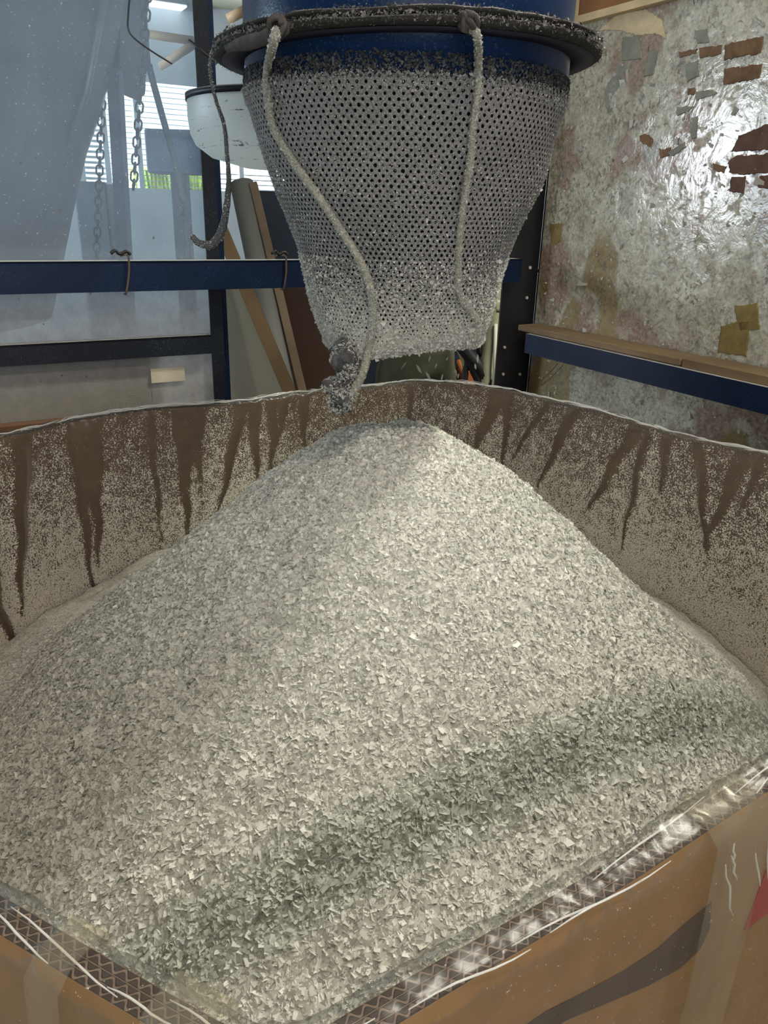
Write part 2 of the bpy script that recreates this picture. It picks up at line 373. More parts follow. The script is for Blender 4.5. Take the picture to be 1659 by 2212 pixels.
# pallet under the carton
pal = thing('wooden_pallet', 'wooden pallet under the octagonal cardboard carton', 'pallet', (0.02, .78, 0))
for i in range(7): part('deck_board', MB().box(uv(.47+(i-3)*.16-.06, .66, FLOORZ-.011), .05, .58, .010, (U, V, Z)), m_wood, pal)
for i in (-1, 0, 1): part('runner', MB().box(uv(.41, .66+i*.5, .059), .56, .04, .059, (U, V, Z)), m_wood, pal)
# ------------------------------------------------------------------ plastic liner
def seg_hit(x, y):
    """pixel -> (arc length, z) on the inside of the carton walls, far side"""
    d = ray(x, y); best = None
    A = PATH; B = np.roll(PATH, -1, 0)
    for i in range(NP_):
        a = A[i]; e = B[i]-a; det = d[0]*(-e[1])+e[0]*d[1]
        if abs(det) < 1e-12: continue
        t_ = (a[0]*(-e[1])+e[0]*a[1])/det; u_ = (d[0]*a[1]-d[1]*a[0])/det
        if t_ > .5 and -1e-9 <= u_ <= 1: best = (PS[i]+u_*np.linalg.norm(e), CAMPOS[2]+d[2]*t_)
    return best
def heap_z(x, y):
    dx = x-APEX[0]; dy = y-APEX[1]; rho = np.sqrt(dx*dx+dy*dy); a = .112
    z = HP-HS*(np.sqrt(rho*rho+a*a)-a)+(.23-.20*np.clip((dx-.08)/.15, 0, 1)-.10*np.clip((-dx-.12)/.2, 0, 1))*np.maximum(0, np.sqrt((rho-.26)**2+.0016)*.5+(rho-.26)*.5-.0)-.004
    return z
HP = 1.070; HS = 1.0
STREAKS = [(45, 940, 38, 1335, 46), (160, 920, 198, 1308, 42), (197, 925, 212, 1225, 40), (320, 900, 347, 1165, 16), (392, 905, 402, 1155, 44),
           (420, 900, 428, 1040, 32), (515, 890, 468, 1112, 30), (545, 890, 552, 1048, 28), (586, 880, 583, 1028, 24), (610, 880, 588, 985, 20),
           (652, 880, 655, 975, 20), (885, 840, 886, 940, 16), (1102, 855, 1088, 1015, 24), (1235, 905, 1165, 1055, 30), (1068, 875, 1022, 985, 34),
           (1375, 930, 1268, 1112, 34), (1400, 935, 1345, 1190, 20), (1447, 950, 1430, 1068, 26), (1605, 1000, 1525, 1180, 36), (1515, 975, 1530, 1195, 26),
           (3, 1345, 40, 1438, 22), (1640, 1010, 1600, 1120, 20), (1180, 880, 1110, 990, 18)]
NR = 90; ZL = np.linspace(.50, .997, NR)
cover = np.zeros((NR, NP_)); SS, ZZ = np.meshgrid(PS, ZL)
far_s0 = seg_hit(150, 1000)[0]; depth = (RIM-ZZ)
nzs = np.array([mnoise.noise(Vector((s*6, 1.7, 0))) for s in PS])*.05+np.array([mnoise.noise(Vector((s*25, 4.7, 0))) for s in PS])*.02
cover = .36+1.6*(depth+nzs[None, :]-.03)
cover = np.clip(cover, .30, .97)
fold = np.zeros((NR, NP_))
for (x0, y0, x1, y1, w) in STREAKS:
    h0 = seg_hit(max(x0, -200), y0); h1 = seg_hit(x1, y1)
    if h0 is None or h1 is None: continue
    wm = w/F*abs(h0[1]-1.28)/max(.05, abs(ray(x0, y0)[2]))*1.0
    tt = np.clip((ZZ-h1[1])/(h0[1]-h1[1]+1e-6), -.2, 1.3)
    cx = h1[0]+(h0[0]-h1[0])*tt+.002*np.sin(ZZ*70+x0); hw = .5*wm*np.clip(tt, 0, 1.2)**.8
    dd = np.abs(SS-cx)-hw; k = np.clip(.5-dd/.006, 0, 1)*(tt > 0)
    cover = cover*(1-k)+(.02)*k; fold = np.maximum(fold, np.clip(1-np.abs(SS-cx)/(hw*1.3+.003), 0, 1)*(tt > 0))
def wr(s, f, p): return np.array([mnoise.noise(Vector((x*f, p, 0))) for x in s])
w1, w2, w3 = wr(PS, 18, 3.1), wr(PS, 55, 8.3), wr(PS, 120, 5.5)
inner = []
for i, z in enumerate(ZL):
    kk = (RIM-z)
    off = -.0035-.004*np.abs(w1)*min(1, kk*8+.3)-.0015*np.abs(w2)-.004*fold[i]-.05*max(0, kk-.22)**1.0*(1+.8*w1)
    inner.append((off, np.full(NP_, z)))
over = [(-.0035-.002*np.abs(w2), zr+.003+.002*w3), (.002, zr+.0045+.003*w3), (.007, zr+.003+.002*w2), (.012, zr+.0035+.003*w3), (.0165+.002*np.abs(w2), zr+.001+.002*w3),
        (.0175+.002*np.abs(w3), zr-.012), (.0165+.002*np.abs(w2), zr-.03), (.0165+.0025*np.abs(w2), zr-.055), (.0165+.003*np.abs(w2), zr-.09), (.017+.004*np.abs(w2), zr-.16), (.017+.004*np.abs(w2), zr-.26), (.018, zr-.40+.02*w1)]
rows = inner+over
cov = np.concatenate([cover, np.zeros((len(over), NP_))])
cov[NR] = .12
t = NT('clear_dusty_liner'); cv = t.n('Attribute', _attribute_name='cover').outputs['Fac']
nf = t.noise(520, 3, .65); nm = t.noise(75, 3, .6); ng = t.math('ADD', t.math('MULTIPLY', nf, .75), t.math('MULTIPLY', nm, .25))
th = t.mr(cv, 0, 1, .68, .30); dm = t.mr(t.math('SUBTRACT', ng, th), -.035, .035)
vm = t.n('VectorMath', _operation='MULTIPLY', i0=t.co(), i1=(1.0, 1.0, .25)).outputs[0]
vz = t.noise(30, 3, .6, vec=vm, dist=.4)
bp = t.bump(vz, .6, .004)
film = t.n('MixShader', i0=t.mr(t.n('LayerWeight', Blend=.25).outputs[0], 0, 1, .04, .35), i1=t.n('BsdfTransparent', Color=(.97, .97, .95)).outputs[0],
           i2=t.n('BsdfGlossy', Color=(.5, .5, .5), Roughness=.30, Normal=bp).outputs[0]).outputs[0]
haze = t.n('MixShader', i0=.015, i1=film, i2=t.n('BsdfDiffuse', Color=(.7, .68, .62)).outputs[0]).outputs[0]
dust = t.bsdf(Base__Color=t.ramp(nf, [(.35, (.46, .42, .34)), (.65, (.80, .76, .66))]), Roughness=.8, Normal=t.bump(ng, .9, .003))
m_liner = t.done(t.n('MixShader', i0=dm, i1=haze, i2=dust).outputs[0])
liner = strip_mesh('plastic_liner', rows, m_liner, None, True, attrs={'cover': cov})
tag(liner, 'clear crinkled plastic liner folded over the rim of the carton, dusted with flakes', 'liner')
# rim wrinkles and painted far-rim highlight: thin glossy rolled folds of the film lying along the rim
t = NT('film_fold_and_glint')
m_fold_and_glint = t.done(t.n('MixShader', i0=.55, i1=t.n('BsdfTransparent').outputs[0], i2=t.bsdf(Base__Color=(.75, .75, .72), Roughness=.18)).outputs[0])
mb = MB()
def rimpt(s, off, dz):
    i = int(np.searchsorted(PS, s % PLEN)) % NP_; p = PATH[i]+PNRM[i]*off; return np.array([p[0], p[1], zr[i]+dz])
for k in range(46):
    s0 = rng.random()*PLEN; L = .02+.07*rng.random(); o0 = rng.uniform(-.004, .018); o1 = np.clip(o0+rng.uniform(-.012, .012), -.004, .018)
    pts = [rimpt(s0+L*j/6, o0+(o1-o0)*j/6, .0055+.0015*math.sin(j)) for j in range(7)]
    mb.tube(pts, [.0002+.00035*math.sin(math.pi*(j+.3)/6.6) for j in range(7)], 6)
def outpt(s, down, off=.021):
    i = int(np.searchsorted(PS, s % PLEN)) % NP_; p = PATH[i]+PNRM[i]*off; return np.array([p[0], p[1], zr[i]-down])
d0 = onwall(1519, 1822, TW); sN = np.linalg.norm(d0[:2]-e0); sBase = PS[int(np.argmin(np.linalg.norm(PATH-(e0+ed*sN), axis=1)))]
for k in range(16):
    s0 = sBase+rng.uniform(.0, .09); L = rng.uniform(.02, .05); sl = rng.uniform(.25, .5)
    st_ = rng.uniform(.004, .03)
    pts = [outpt(s0+sl*L*j/5, st_+L*j/5, .0222+.0002*math.sin(j*1.3+k)) for j in range(6)]
    mb.tube(pts, [.0002+.0005*math.sin(math.pi*(j+.4)/5.8) for j in range(6)], 6)
far_s = PS[PATH[:, 1] > .80]
for k in range(150):  # pale folds added on the far rim to stand for its backlit highlight
    s0 = float(rng.choice(far_s)); L = .02+.05*rng.random(); o0 = rng.uniform(-.003, .004); o1 = o0+rng.uniform(-.003, .004)
    mb.tube([rimpt(s0+L*j/6, o0+(o1-o0)*j/6, .0058+.001*math.sin(j+k)) for j in range(7)], [.0003+.0007*math.sin(math.pi*(j+.3)/6.6) for j in range(7)], 6)
fo = obj('film_fold_glint', mb, m_fold_and_glint, None, True); fo['label'] = 'glossy wrinkles in the folded film and a painted pale highlight along its far rim'; fo['kind'] = 'stuff'
fo.parent = liner
# clear tape strips over the rim
m_tape = NT('clear_packing_tape'); t = m_tape
m_tape = t.done(t.n('MixShader', i0=.07, i1=t.n('BsdfTransparent', Color=(.97, .96, .92)).outputs[0], i2=t.bsdf(Base__Color=(.58, .56, .48), Roughness=.2, Normal=t.bump(t.noise(40, 3), .5, .003))).outputs[0])
def tape(sc, w, din, dout, label):
    vs = []; cols = [(-.006, -din), (-.0065, -.004), (-.004, .0065), (.005, .0075), (.015, .007), (.0225, .0), (.0245, -dout*.5), (.024, -dout)]
    for (of, dz) in cols:
        for j in (-1, -.33, .33, 1):
            i = int(np.searchsorted(PS, (sc+j*w/2) % PLEN)) % NP_; p = PATH[i]+PNRM[i]*of; vs.append((p[0], p[1], RIM+dz))
    fs = [(r*4+c, r*4+c+1, (r+1)*4+c+1, (r+1)*4+c) for r in range(len(cols)-1) for c in range(3)]
    o = obj('adhesive_tape', MB().add(vs, fs), m_tape, None, True)
    sd = o.modifiers.new('thick', 'SOLIDIFY'); sd.thickness = .0004
    return tag(o, label, 'tape', 'clear tape strips over the carton rim')
tape(sBase+.02, .048, .02, .16, 'clear tape strip over the near right rim beside the red print')
q = onz(240, 2085, 1.0)[:2]; sL = PS[int(np.argmin(np.linalg.norm(PATH-q, axis=1)))]
tape(sL-.02, .018, .01, .06, 'narrow clear tape over the near left rim')
q = onz(430, 2175, 1.0)[:2]; sL = PS[int(np.argmin(np.linalg.norm(PATH-q, axis=1)))]
tape(sL, .03, .01, .06, 'clear tape over the rim at the nearest corner, left side')
# ------------------------------------------------------------------ flake heap
def bound(ang, sh=.012):
    d = np.array([math.cos(ang), math.sin(ang)]); best = 1e9
    for i in range(8):
        a = np.array(OCT[i])-APEX; e = np.array(OCT[(i+1) % 8])-np.array(OCT[i]); det = d[0]*(-e[1])+e[0]*d[1]
        if abs(det) < 1e-9: continue
        t_ = (a[0]*(-e[1])+e[0]*a[1])/det; u_ = (d[0]*a[1]-d[1]*a[0])/det
        if t_ > 0 and -1e-6 <= u_ <= 1+1e-6: best = min(best, t_)
    return best-sh
NA = 720; BND = np.array([bound(2*math.pi*k/NA) for k in range(NA)])
def wall_dist(x, y):
    dm = np.full(np.shape(x), 1e9)
    for i in range(8):
        a = np.array(OCT[i]); e = np.array(OCT[(i+1) % 8])-a; e /= np.linalg.norm(e); dm = np.minimum(dm, -(x-a[0])*e[1]+(y-a[1])*e[0])
    return dm
# value-noise table for vectorised relief
TAB = rng.random((64, 64))
def vn(x, y, f):
    x = x*f; y = y*f; xi = np.floor(x).astype(int); yi = np.floor(y).astype(int); fx = x-xi; fy = y-yi; fx = fx*fx*(3-2*fx); fy = fy*fy*(3-2*fy)
    g = lambda a, b: TAB[a % 64, b % 64]
    return (g(xi, yi)*(1-fx)+g(xi+1, yi)*fx)*(1-fy)+(g(xi, yi+1)*(1-fx)+g(xi+1, yi+1)*fx)*fy-.5
def HZ(x, y):
    z = heap_z(x, y); w = wall_dist(x, y)
    z = z+.009*vn(x, y, 9)+.008*vn(x, y, 22)+.004*vn(x, y, 55)+.003*vn(x, y, 110)
    return z+(.25+.35*np.clip(-x/.25, 0, 1)*np.clip((y-.5)/.2, 0, 1)+.30*np.clip((x-.15)/.15, 0, 1)*np.clip((y-.5)/.2, 0, 1))*np.maximum(0, .085-w)
ring = np.linspace(0, 1, 170)**.9; X = []; Y_ = []
ang = np.arange(NA)*2*math.pi/NA
GX = APEX[0]+ring[:, None]*BND[None, :]*np.cos(ang)[None, :]; GY = APEX[1]+ring[:, None]*BND[None, :]*np.sin(ang)[None, :]; GZ = HZ(GX, GY)
Vv = np.stack([GX, GY, GZ], -1).reshape(-1, 3); idx = np.arange(NA); nx = (idx+1) % NA
fs = np.concatenate([np.stack([r*NA+idx, (r+1)*NA+idx, (r+1)*NA+nx, r*NA+nx], 1) for r in range(len(ring)-1)])
heap = obj('flake_heap', None, m_packed, None, True, vs=Vv.tolist(), fs=fs.tolist())
tag(heap, 'tall white heap of shredded plastic flakes filling the carton', 'flakes', kind='stuff')
def flakes(P, N, size, tilt, thin=.55, curl=.25):
    n = len(P); R = rng.normal(size=(n, 3)); N = N+R*tilt[:, None]; N /= np.linalg.norm(N, axis=1)[:, None]
    T = rng.normal(size=(n, 3)); T -= N*(T*N).sum(1)[:, None]; T /= np.linalg.norm(T, axis=1)[:, None]; B = np.cross(N, T)
    el = rng.uniform(thin*.6, 1, n); a = size*.5; b = a*el
    cs = [(-1, -1), (1, -1), (1, 1), (-1, 1)]; Q = np.empty((n, 4, 3))
    for k, (sx, sy) in enumerate(cs):
        jx = rng.uniform(.35, 1.15, n)*sx; jy = rng.uniform(.35, 1.15, n)*sy
        Q[:, k] = P+T*(a*jx)[:, None]+B*(b*jy)[:, None]+N*(rng.uniform(-curl, curl, n)*a)[:, None]
    return Q
def normals(x, y, e=.004):
    gx = (HZ(x+e, y)-HZ(x-e, y))/(2*e); gy = (HZ(x, y+e)-HZ(x, y-e))/(2*e); n = np.stack([-gx, -gy, np.ones_like(gx)], 1)
    return n/np.linalg.norm(n, axis=1)[:, None]
NF = 420000
x = rng.uniform(-.53, .61, NF*2); y = rng.uniform(.18, 1.35, NF*2)
ok = (wall_dist(x, y) > .012); x, y = x[ok], y[ok]
# flakes on the unseen back slope can be sparser, near ones and the crown denser
keep = rng.random(len(x)) < np.where(y > .95, .5, 1.0); x, y = x[keep], y[keep]
wd = wall_dist(x, y); rho = np.hypot(x-APEX[0], y-APEX[1])
size = np.minimum(rng.lognormal(0, .36, len(x)), 1.9)*(.0030+.0024*np.clip(rho/.45, 0, 1.2))
edge = np.clip((wd-.03)/np.where(x < 0, .16, .09)+.5*vn(x, y, 14), .0, 1)
edge = np.where(y < .45, np.maximum(edge, .75), edge)
size *= .28+.72*edge
z = HZ(x, y)+size*.12
P = np.stack([x, y, z], 1); N = normals(x, y)
Q = flakes(P, N, size, .18+.30*edge)
tint = np.clip(rng.normal(.55, .28, len(x)), 0, 1)
o = quads_obj('loose_flake', Q, m_flake, None, attr=tint); o['kind'] = 'stuff'; o['label'] = 'loose surface flakes'; o.parent = heap
# ------------------------------------------------------------------ blue discharge pipe and flange
PC = np.array([.0205, .80, 0]); PCX = at(878, 140, .8)[0]; PC[0] = PCX
PR = .1456; FZ = 1.403; FR = .171
pipe = thing('discharge_pipe', 'round dark blue steel discharge pipe with a caked black flange above the heap', 'pipe', (PC[0], PC[1], 1.37))
part('pipe_wall', MB().lathe([(PR, 1.374), (PR, FZ+.02), (PR, 2.1), (PR-.004, 2.1), (PR-.004, 1.374)], PC, 128, closed=True), m_pipe, pipe, True)
tl = math.radians(1.4)
def tilt(mb):
    c = np.array([PC[0], PC[1], FZ]); out = []
    for p in mb.v:
        q = np.array(p)-c; out.append(tuple(c+np.array([q[0]*math.cos(tl)-q[2]*math.sin(tl), q[1], q[0]*math.sin(tl)+q[2]*math.cos(tl)])))
    mb.v = out; return mb
def rag(prof, amp, n=220):
    mb = MB().lathe(prof, PC, n, closed=True); out = []
    for p in mb.v:
        q = np.array(p); d = q-PC; r = math.hypot(d[0], d[1])
        if r > PR+.006:
            k = amp*mnoise.noise(Vector((p[0]*45, p[1]*45, p[2]*90))); q = q+np.array([d[0]/r*k, d[1]/r*k, k*.6])
        out.append(tuple(q))
    mb.v = out; return mb
part('lower_flange', tilt(rag([(PR-.001, FZ), (FR-.004, FZ), (FR, FZ+.002), (FR, FZ+.005), (FR-.002, FZ+.0065), (PR-.001, FZ+.0065)], .0016)), m_rim, pipe, True)
part('upper_flange', tilt(rag([(PR-.001, FZ+.0070), (FR-.002, FZ+.0075), (FR+.001, FZ+.009), (FR+.001, FZ+.0108), (FR-.002, FZ+.0118), (PR-.001, FZ+.0118)], .002)), m_rim, pipe, True)
m_under = dusty_paint('dark_underside', (.022, .020, .032), dust=(.16, .15, .16), amount=.15, rough=.6, up=False)
part('flange_underside', tilt(MB().lathe([(PR, FZ-.0008), (FR-.006, FZ-.0008), (FR-.006, FZ-.0003), (PR, FZ-.0003)], PC, 128, closed=True)), m_under, pipe, True)
# caked flakes along the flange edge
n = 8000; a_ = rng.uniform(0, 2*math.pi, n); zz = rng.choice([FZ+.0065, FZ+.0118, FZ+.003], n, p=[.55, .30, .15])+rng.normal(0, .0012, n); rr = FR+rng.normal(0, .0012, n)
rr = np.where(zz > FZ+.012, rng.uniform(PR+.002, FR, n), rr)
P = np.stack([PC[0]+rr*np.cos(a_), PC[1]+rr*np.sin(a_), zz], 1)
P[:, 2] += (P[:, 0]-PC[0])*math.sin(tl)
N = np.stack([np.cos(a_), np.sin(a_), rng.normal(0, .5, n)], 1)
Q = flakes(P, N, rng.lognormal(0, .4, n)*.0015, np.full(n, .7))
m_darkflake = flake_mat('grimy_flakes', (.03, .03, .03), (.32, .32, .29), .7)
o = quads_obj('caked_flake', Q, m_darkflake, None, attr=np.clip(rng.normal(.25, .25, n)+.45*((zz > FZ+.0045) & (zz < FZ+.0085))*(rng.random(n) < .6), 0, 1)); o['kind'] = 'stuff'; setpar(o, pipe)
# ------------------------------------------------------------------ perforated mesh sock
SPROF = [(1.376, .1475), (1.330, .1345), (1.294, .1235), (1.2445, .1045), (1.2095, .0935), (1.1735, .0840), (1.150, .0765)]
SPR = SPROF[::-1]; SZ = np.array([p[0] for p in SPR]); SR = np.array([p[1] for p in SPR])
def srad(z): return np.interp(z, SZ, SR)
SB = at(870, 750, .8)[0]
def scx(z): return PC[0]+(SB-PC[0])*np.clip((1.376-z)/.226, 0, 1)
def spt(a, z, off=0.0):
    a = np.asarray(a); z = np.asarray(z, float)
    lump = .0022*np.sin(3*a+z*40)+.0015*np.sin(5*a-z*60); r = srad(z)+off+lump*np.clip((1.36-z)/.05, 0, 1)
    return np.stack([scx(z)+r*np.cos(a), PC[1]+r*np.sin(a), z], -1)
ztop, zbot = 1.376, 1.160
sock = thing('mesh_sock', 'tapered grey perforated mesh sock hanging from the blue pipe, furred with flakes', 'mesh sock', (PC[0], PC[1], zbot))
pitch = .0072; rowh = .0038; rows_n = int((ztop-zbot)*1.02/rowh); NC = int(2*math.pi*.1475/pitch)
vs = []; fs = []; HK = 8
def bottom_edge(a): return zbot+.006*np.cos(a)+.0025*np.sin(4*a)
for r in range(rows_n):
    for c in range(NC):
        ca = 2*math.pi*(c+.5*(r % 2))/NC
        dz = (ztop-zbot)/rows_n; zc = ztop-dz*(r+.5)
        da = 2*math.pi/NC
        fill = np.clip((1.190-zc)/.035+.75*mnoise.noise(Vector((ca*5, zc*60, 0)))+.2*mnoise.noise(Vector((ca*20, zc*200, 3))), 0, 1)
        hr = .00128*(1-fill)*(1+.10*rng.normal())
        dm_ = ((.5, 0), (.25, .5), (0, 1), (-.25, .5), (-.5, 0), (-.25, -.5), (0, -1), (.25, -.5))
        rad_ = float(srad(zc)); ent = len(vs)
        for (px_, py_) in dm_: vs.append((ca+px_*da, zc+py_*dz, 0))
        for k in range(HK):
            th = 2*math.pi*k/HK; vs.append((ca+math.cos(th)*min(hr/rad_, da*.27), zc+math.sin(th)*hr, -.0003))
        for k in range(HK):
            k2 = (k+1) % HK; fs.append((ent+k, ent+k2, ent+HK+k2, ent+HK+k))
        if hr < .0003: fs.append(tuple(ent+HK+k for k in range(HK)))
A_ = np.array(vs); pp = spt(A_[:, 0], A_[:, 1], A_[:, 2])
wb = np.clip((1.20-A_[:, 1])/.05, 0, 1); pp[:, 2] += wb*(bottom_edge(A_[:, 0])-zbot)
o = obj('mesh_fabric', None, m_mesh, None, True, vs=pp.tolist(), fs=fs); setpar(o, sock)
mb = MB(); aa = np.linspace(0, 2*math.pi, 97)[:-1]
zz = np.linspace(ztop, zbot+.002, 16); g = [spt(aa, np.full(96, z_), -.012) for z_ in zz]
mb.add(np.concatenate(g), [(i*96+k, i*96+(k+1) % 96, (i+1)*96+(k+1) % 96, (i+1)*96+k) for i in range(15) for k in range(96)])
part('inner_shade_sheet', mb, m_inside, sock, True, 'black sheet standing for the shade inside the sock')
def fuzz(n, zlo, zhi, size, off, powr=1.0, tiltv=.8, tint=(.5, .25), name='clinging_flake', par=sock, mat=None, thin=.3):
    a = rng.uniform(0, 2*math.pi, n); zz = zlo+(zhi-zlo)*rng.random(n)**powr
    p = spt(a, zz, off*rng.random(n)); p[:, 2] += np.clip((1.20-zz)/.05, 0, 1)*(bottom_edge(a)-zbot)
    N = np.stack([np.cos(a), np.sin(a), np.zeros(n)], 1)
    return flakes(p, N, rng.lognormal(0, .35, n)*size, np.full(n, tiltv), thin=thin), np.clip(rng.normal(tint[0], tint[1], n), 0, 1)
Q1, t1 = fuzz(30000, 1.156, 1.240, .0019, .0020, 2.4, tint=(.72, .25)); Q5, t5 = fuzz(14000, 1.20, 1.33, .0011, .0010, 1.7, tint=(.55, .3))
Q2, t2 = fuzz(9000, 1.19, 1.376, .0010, .0010, tint=(.12, .3))
Q3, t3 = fuzz(3500, 1.154, 1.161, .0030, .003, 1.0, 1.2)
Q4, t4 = fuzz(4000, 1.364, 1.378, .0014, .0016, tint=(.0, .25))
o = quads_obj('clinging_flake', np.concatenate([Q1, Q2, Q3, Q4, Q5]), m_fuzz, None, attr=np.concatenate([t1, t2, t3, t4, t5])); o['kind'] = 'stuff'; setpar(o, sock)
# grimy band of dark flakes on the pipe just above the sock
n = 16000; a_ = rng.uniform(0, 2*math.pi, n); zz = 1.3735+.017*rng.random(n)**1.3; rr = PR+.0004+.001*rng.random(n)
P = np.stack([PC[0]+rr*np.cos(a_), PC[1]+rr*np.sin(a_), zz], 1); N = np.stack([np.cos(a_), np.sin(a_), np.zeros(n)], 1)
o = quads_obj('grimy_flake_band', flakes(P, N, rng.lognormal(0, .4, n)*.0016, np.full(n, .5)), m_darkflake, None, attr=np.clip(rng.normal(.22, .22, n)*(1.396-zz)/.016, 0, 1)); o['kind'] = 'stuff'; setpar(o, pipe)
# ------------------------------------------------------------------ strings on the sock
def on_sock(px, py, off=.0035):
    d = ray(px, py); d = d/np.linalg.norm(d); prev = None
    for k in range(400):
        t_ = .55+.0012*k; p = CAMPOS+d*t_; r = math.hypot(p[0]-float(scx(p[2])), p[1]-PC[1])
        lim = (float(srad(p[2])) if p[2] < 1.376 else PR)+off
        if r <= lim: return p
    return at(px, py, .72)
def furry(pts, rad, n, size):
    pts = np.array(pts); i = rng.integers(0, len(pts)-1, n); f = rng.random(n)[:, None]; c = pts[i]*(1-f)+pts[i+1]*f
    R = rng.normal(size=(n, 3)); T = pts[i+1]-pts[i]; T /= np.linalg.norm(T, axis=1)[:, None]; R -= T*(R*T).sum(1)[:, None]; R /= np.linalg.norm(R, axis=1)[:, None]
    rr = np.interp(i, np.arange(len(pts)), rad) if hasattr(rad, '__len__') else np.full(n, rad)
    return flakes(c+R*rr[:, None], R, rng.lognormal(0, .35, n)*size, np.full(n, .9), thin=.3)
def cord(name, pts, rads, label, nf=1500, fsz=.0016, mat=m_string, par=None):
    sp = smooth_path(pts, 8); rr = np.interp(np.linspace(0, 1, len(sp)), np.linspace(0, 1, len(rads)), rads)
    th = thing(name, label, 'cord', pts[-1])
    part('cord_strand', MB().tube(sp, rr, 10, jit=.10), mat, th, True)
    if nf:
        o = quads_obj('clinging_flake', furry(sp, rr, nf, fsz), m_fuzz, None, attr=np.clip(rng.normal(.5, .3, nf), 0, 1)); o['kind'] = 'stuff'; setpar(o, th)
    return th, sp
def flz(px, py, extra=.004):                            # point just outside the flange edge
    d = ray(px, py); return CAMPOS+d*(.8-FR-extra)/d[1]
Lp = [flz(600, 62), flz(590, 95)]
Lp += [on_sock(x, y) for x, y in ((577, 150), (577, 200), (586, 262), (610, 312), (650, 372), (700, 440), (742, 505), (778, 565), (800, 620), (806, 670), (803, 720), (797, 752))]
tailY = Lp[-1][1]
Lp += [at(785, 800, tailY), at(765, 840, tailY), at(742, 872, tailY)]
thL, sp = cord('drawstring', Lp, [.0030, .0030, .0032, .0034, .0034, .0036, .0040, .0048], 'pale flake-coated cord snaking down the left of the mesh sock to a frayed tail', 5000)
# knot round the flange
def knot(th, x, y, n=5):
    c = flz(x, y, .003); mb = MB()
    for k in range(n):
        v = rng.normal(size=3); v /= np.linalg.norm(v); w_ = np.cross(v, rng.normal(size=3)); w_ /= np.linalg.norm(w_)
        pts = [c+(v*math.cos(a)+w_*math.sin(a))*.006*(.8+.4*rng.random()) for a in np.linspace(0, 4.6, 9)]
        mb.tube(pts, .0022, 8)
    part('knot', mb, m_darkstring, th, True)
m_darkstring = simple('grimy_cord', (.055, .05, .045), .9, var=.4, scale=80)
knot(thL, 600, 58)
pts = smooth_path([flz(598, 72, .003), at(560, 86, .66), at(515, 96, .70), at(495, 100, .72)], 6)
part('flange_loop', MB().tube(pts, [.005]*len(pts), 10, jit=.15), m_darkstring, thL, True)
# frayed clump at the tail
mb = MB(); cs = [(738, 775, .0095), (752, 790, .010), (748, 805, .008), (722, 835, .0085), (740, 845, .012), (735, 866, .010), (708, 832, .005), (752, 850, .008), (742, 758, .009)]
for (x_, y_, r_) in cs:
    c = at(x_, y_, tailY+.004*rng.normal()); k0 = len(mb.v)
    prof = [(max(1e-5, r_*math.sin(math.pi*i/8)), -r_*math.cos(math.pi*i/8)) for i in range(9)]; mb.lathe(prof, c, 12)
    for q in range(k0, len(mb.v)):
        p = Vector(mb.v[q]); f_ = 1+1.1*mnoise.noise(p*190); cc = Vector(c); mb.v[q] = tuple(cc+(p-cc)*f_)
part('frayed_end', mb, simple('frayed_grey', (.10, .10, .105), .9, var=.5, scale=150, bump=.8), thL, True)
qs = []
for (x_, y_, r_) in cs:
    n = 800; c = at(x_, y_, tailY); d = rng.normal(size=(n, 3)); d /= np.linalg.norm(d, axis=1)[:, None]
    qs.append(flakes(c+d*(r_*rng.uniform(.9, 1.25, n))[:, None], d, rng.lognormal(0, .4, n)*.0017, np.full(n, .9), thin=.3))
o = quads_obj('clinging_flake', np.concatenate(qs), m_fuzz, None, attr=np.clip(rng.normal(.5, .3, 800*len(cs)), 0, 1)); o['kind'] = 'stuff'; setpar(o, thL)
Rp = [flz(1010, 45), flz(1028, 72), flz(1034, 105, -.01)]+[on_sock(x, y) for x, y in ((1033, 150), (1032, 200), (1022, 270), (1016, 350), (1004, 420), (994, 500), (990, 570), (990, 625), (1003, 655), (1022, 680), (1030, 700), (1024, 735))]
thR, sp = cord('tie_cord', Rp, [.0026, .0028, .0030, .0032, .0036], 'pale flake-coated cord hanging straight down the right of the mesh sock', 4200)
knot(thR, 1012, 48)
# thin wire loop hanging left of the flange
wy = .80
Wp = [at(462, 108, wy), at(455, 122, wy), at(455, 160, wy), at(466, 215, wy), at(484, 270, wy), at(490, 330, wy-.01), at(494, 390, wy-.02), at(489, 450, wy-.03), at(478, 500, wy-.03), at(458, 528, wy-.03), at(432, 526, wy-.03), at(413, 510, wy-.03)]
thW, sp = cord('dangling_cord', Wp, [.0014, .0014, .0016, .0018, .0020, .0030, .0040, .0036, .0028], 'dark furry cord hooked over the flange edge, its loose end curling left of the sock', 1500, .0011, mat=simple('dark_cord', (.06, .065, .07), .8))
p2 = smooth_path([at(409, 88, wy+.01), at(430, 104, wy), at(452, 121, wy), at(462, 112, wy)], 6)
part('loose_end', MB().tube(p2, .0015, 8), m_black, thW, True)
part('flange_hook', MB().tube(smooth_path([at(462, 112, wy), at(470, 104, wy), at(500, 110, wy)], 5), .0014, 8), m_black, thW, True)
